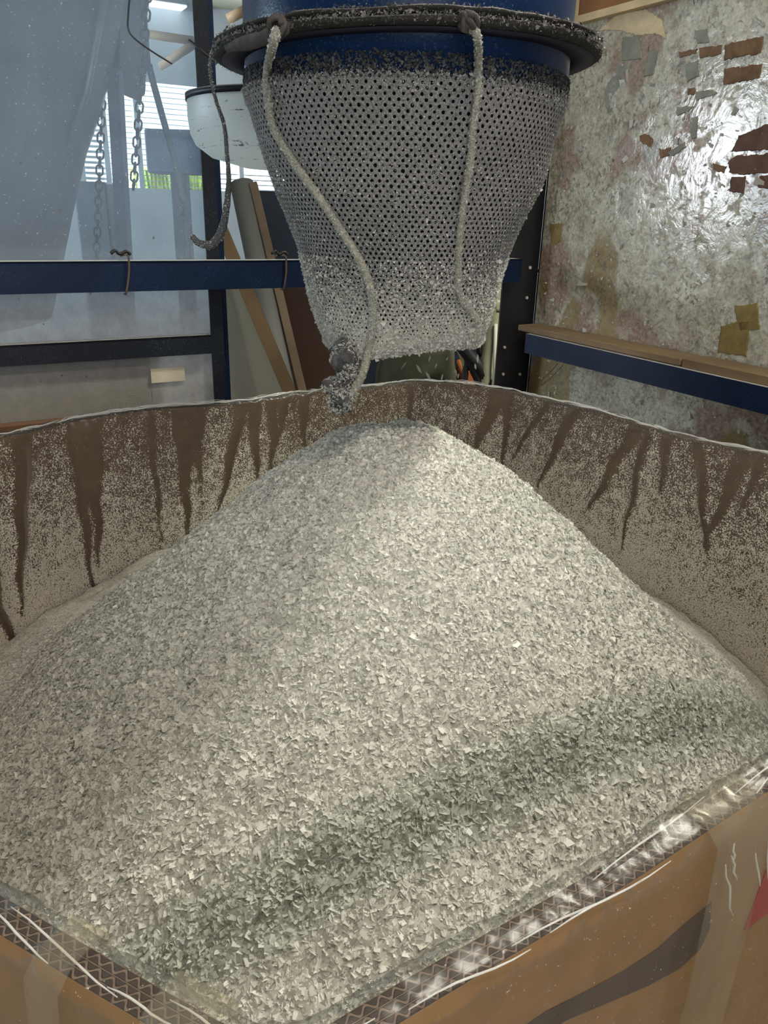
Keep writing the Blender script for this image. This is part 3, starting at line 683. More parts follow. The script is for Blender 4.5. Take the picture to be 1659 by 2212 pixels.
# falling flakes
for k, (x_, y_, L, ang_) in enumerate([(1032, 775, 22, 1.4), (928, 775, 16, 1.6), (942, 790, 14, 1.7), (985, 805, 20, 1.2), (990, 812, 14, 1.5), (955, 815, 18, 1.6), (872, 790, 22, 2.1), (905, 797, 26, 1.0), (925, 812, 24, 1.0), (1027, 792, 16, 1.2), (935, 848, 20, 1.7), (962, 855, 22, 1.5), (966, 775, 10, 1.6)]):
    c = at(x_, y_, .76+.05*rng.random()); s_ = L/F*.5*.75; d = np.array([math.cos(ang_)*s_, .002, -math.sin(ang_)*s_]); w_ = np.array([.0011, .001, .0006])
    vs = [c-d, c-d*.3+w_, c+d*.4+w_*.7, c+d, c+d*.3-w_, c-d*.4-w_*.8]
    vs2 = [v+np.array([0, .0005, 0]) for v in vs]
    o = obj('falling_flake', MB().add(vs+vs2, [(0, 1, 2, 3, 4, 5), (11, 10, 9, 8, 7, 6)]+[(i, (i+1) % 6, (i+1) % 6+6, i+6) for i in range(6)]), m_fuzz)
    tag(o, 'small pale flake falling from the bottom of the mesh sock', 'flake', 'flakes falling below the mesh sock')
# ------------------------------------------------------------------ steel frame
BV = 1.30; PU = touv(at(1130, 455, 1.69))[0]
frame = thing('steel_rack', 'dark blue painted steel rack of posts and beams round the carton', 'frame', uv(PU, BV, 0))
def vbeam(name, xa, ya, yb, xb, ya2, yb2, v, depthv, mat, ext=(0, 0)):
    """beam in a plane of constant v between two pixel columns"""
    A0, A1 = onv(xa, ya, v), onv(xa, yb, v); B0, B1 = onv(xb, ya2, v), onv(xb, yb2, v)
    zt_ = (A0[2]+B0[2])/2; zb_ = (A1[2]+B1[2])/2; ua = touv(A0)[0]-ext[0]; ub = touv(B0)[0]+ext[1]
    mb = MB().box(uv((ua+ub)/2, v+.002, (zt_+zb_)/2), (ub-ua)/2, .002, (zt_-zb_)/2, (U, V, Z))
    mb.box(uv((ua+ub)/2, v+depthv/2, zt_-.0015), (ub-ua)/2, depthv/2, .0015, (U, V, Z))
    part(name, mb, mat, frame); return ua, ub, zt_, zb_
ua, ub, zT, zB = vbeam('beam', 0, 566, 637, 640, 562, 621, BV, .032, m_blue, (.9, .50))
ub2 = PU
vbeam('beam', 0, 745, 790, 455, 726, 766, BV+.030, .030, m_blackpaint, (.9, 0.0))
# left post (angle section)
def post(uc, vc, w, d, mat, z0=0, z1=2.5, side=1):
    mb = MB().box(uv(uc, vc, (z0+z1)/2), w/2, .002, (z1-z0)/2, (U, V, Z))
    mb.box(uv(uc+side*(w/2-.002), vc+d/2, (z0+z1)/2), .002, d/2, (z1-z0)/2, (U, V, Z)); return mb
pl0 = touv(onv(455, 700, BV+.034))[0]; pl1 = touv(onv(482, 700, BV+.034))[0]
part('post', post((pl0+pl1)/2, BV+.036, pl1-pl0, .03, m_blackpaint), m_blackpaint, frame)
part('post_side_strip', MB().box(uv(pl1+.008, BV+.060, 1.25), .008, .002, 1.25, (U, V, Z)), m_blue, frame, label='blue side face of the left post')
q0 = onv(1083, 650, BV+.036); q1 = onv(1156, 650, BV+.036); cu0, cu1 = touv(q0)[0], touv(q1)[0]
part('post', post((cu0+cu1)/2, BV+.038, cu1-cu0, .09, m_black), m_black, frame)
mbp = MB().box(uv(cu1+.012, BV+.030, 1.25), .014, .003, 1.25, (U, V, Z)); part('post_side_strip', mbp, m_black, frame)
for (x_, y_) in ((1144, 578), (1137, 643), (1089, 750), (1086, 808), (1122, 808), (1160, 585)):  # pale discs stand for light seen through the post holes; last one black
    c = onv(x_, y_, BV+.034)
    part('post_hole_disc', MB().tube([c, c-V*.003], .0032, 8), m_hole_light if x_ != 1160 else m_black, frame)
# right beam, in a plane of constant u, and a timber board lying on it
RUp = PU-.02
def ubeam(xa, ya, yb, xb, ya2, yb2, u, depth_, mat, ext):
    A0, A1 = onu(xa, ya, u), onu(xa, yb, u); B0, B1 = onu(xb, ya2, u), onu(xb, yb2, u)
    zt_ = (A0[2]+B0[2])/2; zb_ = (A1[2]+B1[2])/2; va = touv(A0)[1]; vb = touv(B0)[1]-ext
    mb = MB().box(uv(u-.002, (va+vb)/2, (zt_+zb_)/2), .002, abs(va-vb)/2, (zt_-zb_)/2, (U, V, Z))
    mb.box(uv(u+depth_/2, (va+vb)/2, zt_-.0015), depth_/2, abs(va-vb)/2, .0015, (U, V, Z))
    part('beam', mb, mat, frame); return va, vb, zt_, zb_
va, vb, zt2, zb2 = ubeam(1138, 735, 777, 1659, 815, 875, RUp, .045, m_blue, 1.2)
A0 = onu(1131, 712, RUp+.02); 
L0 = touv(A0)[1]; Lmid = touv(onu(1485, 770, RUp+.02))[1]
for (va_, vb_, mt, dz) in ((L0, Lmid, m_wood, .0), (Lmid-.004, vb+.2, m_wood, .002)):
    o = obj('timber_board', MB().box(uv(RUp+.034, (va_+vb_)/2, zt2+.0070), .030, abs(va_-vb_)/2, .0060+dz, (U, V, Z), .0015), mt)
    tag(o, 'short weathered timber board lying on the right blue beam nearest the corner post' if dz == 0 else 'yellower timber board lying on the right blue beam, at the right edge', 'board')
# near-side and upper members complete the frame round the carton
NU = ua+.02
for (pu, pv) in ((cu0+.02, .035), (-.62, .035)):
    part('post', MB().box(uv(pu, pv, 1.25), .02, .02, 1.25, (U, V, Z), .002), m_blue, frame)
part('beam', MB().box(uv((cu0-.62)/2, .035, 1.65), (cu0+.62)/2, .014, .010, (U, V, Z), .002), m_blue, frame)
part('beam', MB().box(uv((cu0-.62)/2, .035, 2.45), (cu0+.62)/2, .02, .03, (U, V, Z), .002), m_blue, frame)
part('beam', MB().box(uv((cu0-.62)/2, BV+.04, 2.45), (cu0+.62)/2, .02, .04, (U, V, Z), .002), m_blue, frame)
for pu in (cu0+.02, -.62): part('beam', MB().box(uv(pu, .69, 2.45), .02, .63, .04, (U, V, Z), .002), m_blue, frame)
part('post', MB().box(uv(-.62, BV+.04, 1.25), .02, .02, 1.25, (U, V, Z), .002), m_blue, frame)
# wire ties round the left beam
for (x_, yt, yb_, lab) in ((277, 556, 632, 'dark twisted wire tie round the left blue beam, nearer the left edge'), (617, 556, 622, 'thin wire tie round the left blue beam beside the mesh sock')):
    a = onv(x_, yt, BV-.002); b = onv(x_-5, yb_, BV-.002); ath = thing('wire_tie', lab, 'wire tie', a)
    P = [a+V*.036-U*.004, a+Z*.003+V*.02, a+Z*.002, a-Z*.006-V*.002, (a+b)/2-V*.002+U*.002, b-V*.002, b-Z*.003+V*.012]
    part('loop', MB().tube(smooth_path(P, 5), .0017, 8), m_rope, ath, True)
    c = a-U*.012+Z*.004; part('twist', MB().tube(smooth_path([c-U*.014+Z*.002, c-U*.006+Z*.006, c+Z*.001, c+U*.010+Z*.005, c+U*.016], 5), [.0026]*21, 8, jit=.2), m_black, ath, True)
# ------------------------------------------------------------------ left dusty clear panel
t = NT('dusty_acrylic'); pos = t.n('SeparateXYZ', i0=t.co()); zc = pos.outputs[2]
lo = t.noise(3.5, 4, .6); sp = t.noise(260, 2, .6); sp2 = t.noise(70, 2, .5)
dens = t.math('ADD', t.mr(zc, 1.22, 1.02, .15, .84), t.math('MULTIPLY', t.math('SUBTRACT', lo, .5), .22), clamp=True)
dens = t.math('MAXIMUM', dens, t.mr(sp, .70, .73, 0, .7))
df = t.n('BsdfDiffuse', Color=t.mix(t.mr(zc, 1.12, .98), (.60, .64, .72), (.50, .47, .42))).outputs[0]
mot = t.noise(34, 5, .75)
tl_ = t.n('BsdfTranslucent', Color=t.mix(t.mr(zc, 1.30, 1.12), (.66, .76, .92), t.ramp(mot, [(.35, (.34, .33, .33)), (.65, (.60, .58, .56))]))).outputs[0]
du = t.n('MixShader', i0=.55, i1=df, i2=tl_).outputs[0]
gl = t.n('MixShader', i0=.05, i1=t.n('BsdfTransparent', Color=(.86, .93, .97)).outputs[0], i2=t.n('BsdfGlossy', Roughness=.08).outputs[0]).outputs[0]
pm = t.n('MixShader', i0=dens, i1=gl, i2=du).outputs[0]
spk = t.math('MULTIPLY', t.mr(sp2, .73, .76), t.mr(zc, 1.42, 1.3, .0, 1))
pm = t.n('MixShader', i0=spk, i1=pm, i2=t.bsdf(Base__Color=(.10, .11, .10), Roughness=.8)).outputs[0]
m_acrylic = t.done(pm)
pv = BV+.050; pr_u = touv(onv(452, 400, pv))[0]
lp = thing('clear_panel', 'dusty translucent plastic panel hung behind the left beams', 'panel', uv(pr_u-.6, pv, .62))
part('sheet', MB().box(uv(pr_u-.75, pv, 1.45), .75, .002, .95, (U, V, Z)), m_acrylic, lp)
# solid lower sheet behind the lower beam, with an old label
m_low = simple('cloudy_lower_sheet', (.36, .35, .27), .5, var=.18, scale=3)
xs = touv(onv(318, 700, pv+.008))[0]
zcut = onv(200, 775, pv+.01)[2]
part('backing_board', MB().box(uv((xs+pr_u-1.5)/2, pv+.010, zcut/2+.2), (xs-pr_u+1.5)/2, .003, zcut/2-.2+.02, (U, V, Z)), m_low, lp, label='beige backing board')
l0 = onv(325, 797, pv-.006); l1 = onv(400, 822, pv-.006)
part('sticker', MB().box((l0+l1)/2, abs(touv(l1)[0]-touv(l0)[0])/2, .0006, abs(l0[2]-l1[2])/2, (U, V, Z)), simple('old_paper', (.50, .45, .34), .8), lp, label='pale worn rectangular sticker')
# brown carton strip low at the left
c = onv(60, 935, BV+.02)
o = obj('brown_carton', MB().box(uv(touv(c)[0]-.45, BV+.11, .46), .52, .07, .46+.0, (U, V, Z), .004), simple('dark_cardboard', (.11, .05, .02), .7)); 
ztop_ = onv(60, 912, BV+.04)[2]
for v_ in o.data.vertices:
    if v_.co.z > .5: v_.co.z += ztop_-.92
    v_.co.x -= V[0]*.0; 
tag(o, 'dark brown box edge behind the carton at the lower left', 'box')
# ------------------------------------------------------------------ right mottled side panel
t = NT('mottled_brick_panel')
pu_ = t.n('VectorMath', _operation='DOT_PRODUCT', i0=t.co(), i1=tuple(V)).outputs['Value']; zc = t.n('SeparateXYZ', i0=t.co()).outputs[2]
vec = t.n('CombineXYZ', X=pu_, Y=zc, Z=0.0).outputs[0]
bk = t.n('TexBrick', Color1=(1, 1, 1), Color2=(0, 0, 0), Mortar=(.5, .5, .5), Scale=1.0, Mortar__Size=.008, Brick__Width=.085, Row__Height=.036, Mortar__Smooth=.0)
t.t.links.new(vec, bk.inputs['Vector'])
lo = t.noise(5, 3, .55); mid = t.noise(22, 5, .65, dist=.6); fine = t.noise(160, 5, .7); vfine = t.noise(420, 3, .7)
plaster = t.ramp(t.math('ADD', t.math('MULTIPLY', mid, .5), t.math('MULTIPLY', fine, .5)), [(.36, (.20, .18, .13)), (.47, (.42, .40, .31)), (.56, (.54, .53, .43)), (.66, (.70, .70, .60))])
pink = t.mix(t.mr(t.noise(7, 3, .6), .50, .58), plaster, t.ramp(fine, [(.35, (.20, .135, .10)), (.65, (.40, .30, .23))]))
brick = t.ramp(t.noise(60, 4), [(.3, (.12, .052, .020)), (.7, (.26, .13, .05))])
isb = t.math('MULTIPLY', t.mr(bk.outputs['Fac'], .4, .2), t.mr(t.n('RGBToBW', i0=bk.outputs['Color']).outputs[0], .58, .62))
reg = t.math('MULTIPLY', t.mr(zc, 1.30, 1.36), t.mr(t.math('ADD', pu_, t.math('MULTIPLY', lo, .3)), 1.20, 1.12))
slab = t.math('MULTIPLY', t.mr(t.noise(14, 4, .6, dist=1.5), .62, .64), t.mr(zc, 1.25, 1.3))
col = t.mix(slab, pink, (.24, .25, .21))
och = t.math('MULTIPLY', t.mr(t.noise(6.3, 1, .3), .62, .64), t.mr(zc, 1.28, 1.22)); col = t.mix(t.math('MULTIPLY', och, .8), col, (.24, .17, .05))
vor = t.n('TexVoronoi', Scale=90.0, _feature='F1'); t.t.links.new(t.co(), vor.inputs['Vector'])
spk = t.math('MULTIPLY', t.mr(t.noise(95, 4, .7, dist=.8), .53, .60), t.mr(t.noise(8, 3), .35, .6, .15, .85)); col = t.mix(spk, col, (.13, .115, .080))
hgt = t.math('ADD', t.math('MULTIPLY', fine, .6), t.math('MULTIPLY', vor.outputs[0], .5))
film = t.mr(t.noise(26, 4, .7, dist=1.0), .40, .50)
m_panel = t.done(t.bsdf(Base__Color=col, Roughness=.6, Specular__IOR__Level=.4, Coat__Weight=t.mr(film, 0, 1, .05, .8), Coat__Roughness=.17, Coat__IOR=1.7, Coat__Normal=t.bump(mid, .16, .006), Normal=t.bump(hgt, .75, .0045)))
pe = touv(onu(1168, 560, PU+.05)); pvmax = pe[1]
sp_ = thing('side_panel', 'tall flaking whitewashed panel with bare brown brick patches right of the corner post', 'panel', uv(PU+.05, pvmax-.9, 0))
part('board_face', MB().box(uv(PU+.062, pvmax-1.1, 1.15), .012, 1.1, 1.15, (U, V, Z)), m_panel, sp_)
# raised mortar flakes and torn sheet scraps on the panel
m_scrap = simple('torn_film_scrap', (.50, .50, .44), .35, var=.2, scale=30)
n = 2600; vv = pvmax-rng.uniform(.02, 1.1, n); zz = rng.uniform(.85, 1.75, n)
P = np.stack([U*(PU+.0495)+V*v_+Z*z_ for v_, z_ in zip(vv, zz)]); N = np.tile(-U, (n, 1))
o = quads_obj('paint_flake', flakes(P, N, rng.lognormal(0, .5, n)*.006, np.full(n, .25), thin=.5), m_fuzz, None, attr=rng.random(n)); o['kind'] = 'stuff'; setpar(o, sp_)
def patch(pxs, mat, name='brick_patch', off=.0020, lab=None):
    P = [onu(x_, y_, PU+.05-off) for x_, y_ in pxs]; R_ = []
    for k in range(len(P)):
        a_, b_ = P[k], P[(k+1) % len(P)]; m_ = max(2, int(np.linalg.norm(b_-a_)/.004))
        for q_ in range(m_): R_.append(a_+(b_-a_)*q_/m_+(V*rng.normal()+Z*rng.normal())*.0007)
    c_ = sum(R_)/len(R_); n_ = len(R_); inn = [c_+(p_-c_)*.93 for p_ in R_]; bk_ = [p_+U*(off+.001) for p_ in R_]
    mb = MB().add(inn+R_+bk_, [tuple(range(n_))]+[(i_, n_+i_, n_+(i_+1) % n_, (i_+1) % n_) for i_ in range(n_)]+[(n_+i_, 2*n_+i_, 2*n_+(i_+1) % n_, n_+(i_+1) % n_) for i_ in range(n_)])
    mb.v = mb.v[:n_]+[tuple(np.array(v_)+U*.0006) for v_ in mb.v[n_:2*n_]]+mb.v[2*n_:]
    part(name, mb, mat, sp_, False, lab)
m_brickp = simple('bare_brown_brick', (.10, .050, .022), .6, scale=60, col2=(.22, .12, .055), bump=.5)
m_brickd = simple('dark_brown_brick', (.065, .025, .014), .45, scale=50, col2=(.14, .065, .035), bump=.5)
m_greyp = simple('grey_bare_patch', (.16, .17, .13), .6, scale=40, col2=(.26, .27, .22), bump=.4)
m_creamp = simple('cream_paint_patch', (.50, .40, .24), .6, scale=40, col2=(.72, .60, .38), bump=.5)
m_ochre = simple('ochre_stain_patch', (.17, .12, .035), .7, scale=50, col2=(.26, .19, .06), bump=.4)
for q_ in ([(1564, 96), (1648, 78), (1642, 115), (1564, 129)], [(1564, 148), (1644, 139), (1639, 168), (1562, 184)], [(1509, 104), (1558, 97), (1556, 118), (1511, 126)], [(1467, 113), (1504, 105), (1502, 116), (1467, 124)],
           [(1484, 192), (1501, 189), (1499, 204), (1484, 205)], [(1381, 293), (1392, 289), (1410, 298), (1403, 317), (1381, 306)], [(1423, 323), (1449, 320), (1444, 337), (1425, 342)], [(1538, 352), (1568, 360), (1561, 373), (1541, 367)]):
    patch(q_, m_brickp)
for q_ in ([(1595, 293), (1670, 263), (1670, 323), (1580, 327)], [(1572, 350), (1592, 335), (1670, 332), (1670, 372), (1600, 378), (1576, 372)], [(1578, 384), (1610, 380), (1604, 418), (1574, 414)], [(1640, 380), (1670, 378), (1670, 412), (1636, 404)]): patch(q_, m_brickd)
for q_ in ([(1343, 81), (1380, 77), (1386, 125), (1343, 133)], [(1501, 199), (1538, 192), (1548, 202), (1504, 216)], [(1461, 231), (1498, 229), (1481, 243), (1462, 249)], [(1493, 254), (1506, 251), (1503, 296), (1494, 300)],
           [(1402, 108), (1420, 110), (1410, 160), (1390, 166)], [(1478, 140), (1505, 130), (1508, 165), (1484, 175)], [(1500, 66), (1525, 62), (1530, 92), (1505, 95)], [(1440, 330), (1478, 306), (1480, 318), (1452, 338)]):
    patch(q_, m_greyp, 'bare_patch', lab='grey bare patch')
patch([(1292, 67), (1336, 27), (1396, 20), (1430, 44), (1437, 81), (1418, 72), (1380, 77), (1343, 67), (1302, 64)], m_creamp, 'paint_patch', .0016, 'cream paint patch')
patch([(1584, 662), (1636, 655), (1640, 712), (1598, 716)], m_ochre, 'stain_patch', .0014, 'ochre stain'); patch([(1556, 704), (1620, 690), (1612, 770), (1550, 762)], m_ochre, 'stain_patch', .0014, 'ochre stain')
patch([(1186, 484), (1215, 482), (1210, 520), (1192, 534)], m_ochre, 'stain_patch', .0014, 'ochre stain')
# brown board in a pale frame at the top right
c0_ = onu(1252, 40, PU+.045); c1_ = onu(1400, -60, PU+.045)
pb = thing('framed_board', 'brown board in a pale wooden frame at the top of the side panel', 'board', c0_)
vv0, vv1 = touv(c0_)[1], touv(c0_)[1]-.34; zz0, zz1 = c0_[2], c0_[2]+.3
part('brown_face', MB().box(uv(PU+.043, (vv0+vv1)/2, (zz0+zz1)/2), .004, abs(vv0-vv1)/2, .15, (U, V, Z)), simple('brown_hardboard', (.22, .09, .02), .6), pb)
mbf = MB().box(uv(PU+.042, vv0+.004, (zz0+zz1)/2), .008, .006, .158, (U, V, Z)).box(uv(PU+.042, (vv0+vv1)/2, zz0-.004), .008, abs(vv0-vv1)/2, .006, (U, V, Z))
part('frame_edge', mbf, simple('pale_batten', (.62, .48, .28), .7), pb)
# thin loose thread on the panel
o = obj('loose_thread', MB().tube(smooth_path([onu(1143, 838, PU+.04), onu(1165, 825, PU+.04), onu(1192, 800, PU+.04), onu(1204, 786, PU+.04)], 5), .0007, 6), m_rope)
tag(o, 'thin dark thread curving over the side panel below the right beam', 'thread')
# ------------------------------------------------------------------ scratched plastic tub behind the pipe
t = NT('scratched_plastic'); vm = t.n('VectorMath', _operation='MULTIPLY', i0=t.co(), i1=(16.0, 16.0, 210.0)).outputs[0]
sc_ = t.mr(t.math('ADD', t.noise(1.0, 4, .7, vec=vm, dist=1.2), t.math('MULTIPLY', t.noise(260, 3), .35)), .46, .54)
cc = t.mix(sc_, (.09, .11, .125), (.62, .68, .72))
m_tub = t.done(t.n('MixShader', i0=.55, i1=t.bsdf(Base__Color=cc, Roughness=.4, Normal=t.bump(sc_, .6, .002)), i2=t.n('BsdfTranslucent', Color=cc).outputs[0]).outputs[0])
TY = 1.06; tc = at(640, 280, TY); L_ = at(412, 260, TY); RR = tc[0]-L_[0]; ztp = at(500, 216, TY-.02)[2]; zbt = at(640, 372, TY)[2]
H = ztp-zbt
tub = thing('plastic_tub', 'round scratched translucent plastic tub hanging behind the left of the mesh sock', 'tub', (tc[0], tc[1], zbt))
prof = [(RR*.999, H), (RR, H*.72), (RR*.985, H*.5), (RR*.94, H*.34), (RR*.80, H*.17), (RR*.5, H*.04), (.001, 0), (.001, .003), (RR*.5, H*.04+.003), (RR*.79, H*.17+.004), (RR*.92, H*.35), (RR*.97, H*.5), (RR*.98, H*.72), (RR*.98, H)]
CT = (tc[0], tc[1], zbt)
part('tub_wall', MB().lathe(prof, CT, 96), m_tub, tub, True)
part('tub_rim', MB().lathe([(RR*.975, H-.003), (RR*1.012, H-.003), (RR*1.012, H+.004), (RR*.975, H+.004)], CT, 96, closed=True), m_blackpaint, tub, True, 'dark flat rim band')
for a_ in (math.radians(-50), math.radians(70), math.radians(190)):
    p = np.array([CT[0]+RR*math.cos(a_), CT[1]+RR*math.sin(a_), ztp])
for a_ in (math.radians(60), math.radians(120)):
    p = np.array([CT[0]+RR*math.cos(a_), CT[1]+RR*math.sin(a_), ztp]); part('hanger_wire', MB().tube([p, p+Z*(CEIL-ztp)], .0015, 6), m_greyl, tub)
# ------------------------------------------------------------------ stuff leaning behind the frame
def slab(p0, p1, wdir, w, th, ext0=0, ext1=0, bev=.001):
    p0 = np.array(p0); p1 = np.array(p1); d = p1-p0; L = np.linalg.norm(d); d /= L; p0 = p0-d*ext0; p1 = p1+d*ext1; L = np.linalg.norm(p1-p0)
    wdir = np.array(wdir)-d*np.dot(wdir, d); wdir /= np.linalg.norm(wdir); nn = np.cross(d, wdir)
    return MB().box((p0+p1)/2, w/2, L/2, th/2, (wdir, d, nn), bev)
YB = 2.25
def downto(p, q, z):  # extend p->q to height z
    d = q-p; return q+d*((z-q[2])/d[2])
a, b = at(522, 396, YB+.1), at(612, 830, YB-.1); g_ = downto(a, b, .06)
o = obj('grey_tube', MB().tube([a, g_], (at(548, 400, YB)[0]-at(497, 400, YB)[0])*.52, 40), simple('grey_cardboard_tube', (.20, .20, .19), .6, var=.1, scale=5), None, True)
tag(o, 'thick grey tube leaning behind the frame left of the sock', 'tube')
a, b = at(547, 396, YB+.08), at(655, 850, YB-.12); g_ = downto(a, b, .05)
o = obj('wooden_batten', slab(a, g_, (1, 0, 0), .022, .02), simple('orange_wood', (.20, .14, .09), .7, scale=8)); tag(o, 'narrow pale wooden batten leaning along the right of the grey tube', 'batten')
a, b = at(532, 625, YB-.25), at(608, 805, YB-.28); g_ = downto(a, b, .05); a = a+(a-b)*.72
o = obj('wooden_batten', slab(a, g_, (1, 0, 0), .032, .018), simple('brown_wood', (.22, .14, .065), .7, scale=8)); tag(o, 'brown wooden batten leaning on the pale board left of the grey tube', 'batten')
# pale board: pentagon sheet
pts = [at(470, 600, YB-.2), at(520, 612, YB-.2), at(612, 806, YB-.2), at(619, 818, YB-.2), at(622, 1000, YB-.2), at(470, 1000, YB-.2)]
mbq = MB().add([p for p in pts]+[p+np.array([0, .015, 0]) for p in pts], [tuple(range(6)), tuple(range(11, 5, -1))]+[(i, i+6, (i+1) % 6+6, (i+1) % 6) for i in range(6)])
o = obj('pale_board', mbq, m_pale); 
for v_ in o.data.vertices:
    if v_.index % 6 >= 4: v_.co.z = .02
tag(o, 'large pale board with a cut corner standing behind the left post', 'board')
# big dark sheet behind
a = at(536, 404, 2.75); b = at(1090, 404, 2.75)
o = obj('dark_cabinet', MB().box(((a+b)/2)[:2].tolist()+[a[2]/2-.0], (b[0]-a[0])/2, .15, a[2]/2-.01, None, .01), m_darkblue)
for v_ in o.data.vertices: v_.co.y += .15
tag(o, 'tall dark navy cabinet behind the mesh sock', 'cabinet')
o2 = thing('brown_sheet', 'dark brown sheet standing below the sock behind the carton', 'sheet', at(665, 740, 2.3))
a = at(600, 620, 2.36); b = at(742, 620, 2.36)
part('sheet_face', MB().box([(a[0]+b[0])/2, 2.38, a[2]/2], (b[0]-a[0])/2+.03, .01, a[2]/2, None, .003), simple('brown_sheet_paint', (.045, .020, .010), .6, scale=4), o2)
# olive sack under the sock
sx0, sx1 = at(805, 800, 1.95)[0], at(1003, 800, 1.95)[0]; ztopS = at(900, 740, 1.95)[2]
mbs = MB(); nu, nv = 48, 30; vs = []
for j in range(nv+1):
    zf = j/nv; zz_ = .02+(ztopS-.02)*zf
    for i in range(nu):
        a_ = 2*math.pi*i/nu; r1 = (sx1-sx0)/2*(1-.25*max(0, zf-.85)/.15); rx = math.copysign(abs(math.cos(a_))**.6, math.cos(a_))*r1; ry = math.copysign(abs(math.sin(a_))**.6, math.sin(a_))*.14
        wv_ = .012*mnoise.noise(Vector((a_*3, zf*14, 0)))+.008*math.sin(zf*60+a_)
        vs.append(((sx0+sx1)/2+rx*(1+wv_*3), 2.08+ry*(1+wv_*3), zz_))
mbs.add(vs, [(j*nu+i, j*nu+(i+1) % nu, (j+1)*nu+(i+1) % nu, (j+1)*nu+i) for j in range(nv) for i in range(nu)]+[tuple(nv*nu+i for i in range(nu)), tuple(range(nu-1, -1, -1))])
o = obj('olive_sack', mbs, m_olive, None, True); tag(o, 'full olive green sack standing behind the carton under the sock', 'sack')
a = at(1003, 800, 1.98); b = at(1045, 850, 1.98)
o = obj('orange_crate', MB().box([(a[0]+b[0])/2+.01, 2.06, a[2]/2], .045, .08, a[2]/2, None, .004), m_orange); tag(o, 'small orange crate between the olive sack and the black cables', 'crate')
# pale hose bundle and black cables left of the corner post
for (pp_, r_, mt, nm, lab) in (
        ([(1078, 560), (1072, 650), (1062, 720), (1050, 790), (1045, 900)], .017, simple('pale_hose_rubber', (.26, .26, .17), .6), 'pale_hose', 'pale grey-green hose hanging between the sock and corner post'),
        ([(1082, 640), (1080, 690), (1068, 735), (1040, 765), (1010, 750)], .008, m_black, 'black_cable', 'thin black cable looping beside the pale hose'),
        ([(985, 730), (1010, 765), (1040, 800), (1062, 850), (1066, 920)], .016, m_black, 'black_cable', 'thick black cable slanting down behind the carton rim'),
        ([(1000, 738), (1020, 790), (1036, 830), (1040, 900)], .012, m_black, 'black_cable', 'middle black cable slanting down beside the orange crate'),
        ([(985, 745), (995, 765), (1003, 790), (1004, 830)], .006, simple('yellowed_pipe', (.35, .30, .16), .5), 'thin_pipe', 'thin yellowish pipe bent down at the right edge of the olive sack')):
    P_ = [at(x_, y_, 1.88) for x_, y_ in pp_]; P_.append(np.array([P_[-1][0], P_[-1][1], .02]))
    if nm == 'pale_hose': P_.insert(0, np.array([P_[0][0], P_[0][1], 2.4]))
    o = obj(nm, MB().tube(smooth_path(P_, 8), r_, 14), mt, None, True); tag(o, lab, 'hose' if 'hose' in nm else ('pipe' if 'pipe' in nm else 'cable'))
o = obj('white_pipe', MB().tube([at(1071, 700, 1.86), at(1068, 800, 1.86), np.array([*at(1068, 800, 1.86)[:2], .02])], .004, 10), m_pale, None, True)
tag(o, 'thin pale rod standing against the left edge of the corner post', 'rod')
# ------------------------------------------------------------------ machines beyond the clear panel
hy = 2.7
def hx(x_, y_): return at(x_, y_, hy)
axx = hx(-420, 300)[0]
pr = []
for (x_, y_) in ((232, -60), (225, 0), (188, 200), (150, 320), (122, 460), (98, 600), (80, 700)):
    p = hx(x_, y_); pr.append((p[0]-axx, p[2]))
hop = thing('cone_hopper', 'large grey conical steel hopper seen through the dusty left panel', 'hopper', (axx, hy, pr[-1][1]))
part('cone_wall', MB().lathe([(r, z) for r, z in pr]+[(pr[-1][0]-.01, pr[-1][1]), (pr[0][0]-.01, pr[0][1])], (axx, hy, 0), 96, closed=True), m_grey, hop, True)
sm_ = [np.array([axx+r+.006, hy-.02, z]) for r, z in pr[1:4]]
part('seam_strip', MB().tube(sm_, .012, 10), m_greyl, hop, True, 'pale seam strip along the edge')
for (dx, dy) in ((-.35, -.35), (.2, .3), (-.45, .3)):
    part('leg', MB().box((axx+dx, hy+dy, pr[-1][1]/2+.25), .03, .03, pr[-1][1]/2+.25, None, .003), m_grey, hop)
f2 = 3.0
def fx(x_, y_): return at(x_, y_, f2)
pts = [fx(180, -70), fx(262, -70), fx(258, 160), fx(246, 196), fx(228, 186), fx(190, 150)]
sh = thing('steel_hopper', 'grey square steel hopper on a slanting leg beside the large cone hopper', 'hopper', [*fx(250, 400)[:2], 0])
n_ = len(pts); mbq = MB().add(pts+[p+np.array([0, .3, 0]) for p in pts], [tuple(range(n_)), tuple(range(2*n_-1, n_-1, -1))]+[(i, i+n_, (i+1) % n_+n_, (i+1) % n_) for i in range(n_)])
part('body', mbq, m_grey, sh)
a, b = fx(247, 150), fx(268, 520); part('leg', slab(a, downto(a, b, .02), (1, 0, 0), .042, .05), simple('blue_grey_leg', (.16, .24, .36), .5), sh, label='blue-grey slanting leg')
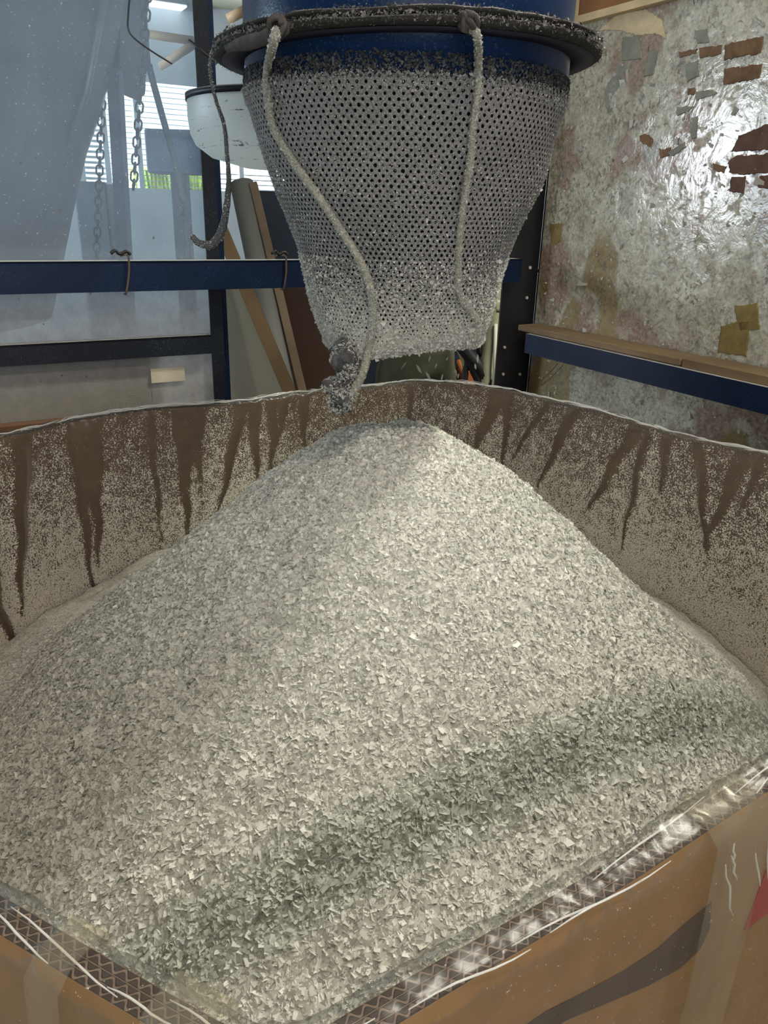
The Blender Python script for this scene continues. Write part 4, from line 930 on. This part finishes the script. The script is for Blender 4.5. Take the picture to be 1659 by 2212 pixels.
# chains
def link_mb(L, R, r):
    pts = [];
    for k in range(20):
        a_ = 2*math.pi*k/20; pts.append(np.array([R*math.cos(a_), 0, R*math.sin(a_)+math.copysign(L/2-R, math.sin(a_))]))
    pts.append(pts[0]); return MB().tube(pts, r, 8, cap=False)
proto = None
def chain(p0, p1, nlinks, label):
    global proto
    L = np.linalg.norm(p1-p0)/nlinks*1.30; th = thing('chain', label, 'chain', p0, 'chains beyond the clear panel')
    dirv = Vector(p1-p0).normalized(); me = None
    for i in range(nlinks):
        p = p0+(p1-p0)*(i+.5)/nlinks
        if me is None: o = obj('link', link_mb(L, L*.33, L*.10), m_chain, None, True); me = o
        else: o = me.copy(); COL.objects.link(o)
        q = Vector((0, 0, -1)).rotation_difference(dirv).to_matrix().to_4x4() @ Matrix.Rotation(math.pi/2*(i % 2)+.5, 4, 'Z')
        q.translation = Vector(p)-Vector(p0); o.parent = th; o.matrix_parent_inverse = Matrix.Identity(4); o.matrix_basis = q
chain(at(222, 180, 2.96), at(207, 590, 2.96), 24, 'dark steel chain hanging over the slatted window nearest the cone hopper')
c0c = at(320, -20, 2.2); c1c = at(288, 408, 2.2); dcc = (c0c-c1c)/22; kk_ = int((CEIL-.02-c0c[2])/dcc[2])
chain(c0c+dcc*kk_, c1c, 22+kk_, 'dark steel chain hanging from the ceiling right of the blue-grey leg')
o = obj('hanging_strap', MB().tube(smooth_path([np.array([*at(310, 60, 2.6)[:2], CEIL]), at(312, 60, 2.6), at(322, 140, 2.6), at(345, 230, 2.6), at(375, 340, 2.6), at(392, 420, 2.6), at(402, 450, 2.6), at(403, 560, 2.6), at(403, 700, 2.6)], 6), .010, 8), simple('blue_strap', (.14, .22, .30), .7), None, True)
tag(o, 'blue-grey strap slanting across the window beside the dark cabinet', 'strap')
a, b = at(310, 277, 4.2), at(436, 377, 4.2)
o = thing('control_cabinet', 'blue-grey control cabinet on a stand in front of the far window', 'cabinet', [(a[0]+b[0])/2, 4.3, 0])
part('cabinet_body', MB().box([(a[0]+b[0])/2, 4.3, (a[2]+b[2])/2], (b[0]-a[0])/2, .1, (a[2]-b[2])/2, None, .008), simple('cabinet_paint', (.10, .17, .28), .5), o)
part('stand', MB().box([(a[0]+b[0])/2, 4.3, b[2]/2], .04, .04, b[2]/2, None, .004), m_grey, o)
a = at(180, 392, 4.6); o = obj('window_machine', MB().box([a[0]+.05, 4.7, a[2]/2], .09, .15, a[2]/2, None, .01), m_grey); tag(o, 'grey machine post between cone hopper and chain below the window', 'machine')
# pipes near the ceiling
for (pp_, r_, lab) in (([(262, 66), (418, 88)], .022, 'cream pipe running level under the ceiling behind the chain'), ([(345, 145), (425, 92)], .022, 'cream pipe slanting up to the left post'), ([(492, 42), (530, 22)], .026, 'cream pipe end below the ceiling left of the blue pipe')):
    P_ = [at(x_, y_, 4.8) for x_, y_ in pp_]; o = obj('cream_pipe', MB().tube(P_, r_, 16), m_pipecream, None, True); tag(o, lab, 'pipe', 'cream pipes under the ceiling')
# thin black wire
o = obj('black_wire', MB().tube(smooth_path([at(282, -30, 1.10), at(277, 30, 1.10), at(277, 62, 1.10), at(292, 84, 1.10), at(330, 112, 1.10), at(372, 138, 1.10)], 6), .0012, 6), m_black, None, True)
tag(o, 'thin bent black wire hanging in front of the clear panel at the top left', 'wire')
# ceiling lights
t = NT('lamp_glow'); m_glow = t.done(t.n('Emission', Color=(1, .98, .94), Strength=2.2).outputs[0])
def clight(c, L, wdt, label, dir_=U, drop=.04, group='long ceiling lights'):
    th = thing('ceiling_light', label, 'light', c, group); D2 = np.cross(Z, dir_)
    part('housing', MB().box(np.array(c)+Z*.02, L/2, wdt/2+.02, .02, (dir_, D2, Z), .004), m_greyl, th)
    part('diffuser', MB().box(np.array(c)-Z*.008, L/2-.01, wdt/2, .007, (dir_, D2, Z), .002), m_glow, th)
for (x_, y_, lab) in ((262, 2, 'bright ceiling light left of the chain'), (345, 8, 'bright ceiling light right of the chain')):
    c = onz(x_, y_, CEIL-.05); clight(c, .42, .16, lab)
clight((.75, 1.05, 2.755), 1.25, .18, 'long ceiling lamp above the right of the frame')
clight(uv(.15, -.42, 2.775), 1.25, .12, 'long ceiling lamp behind the near side of the frame')
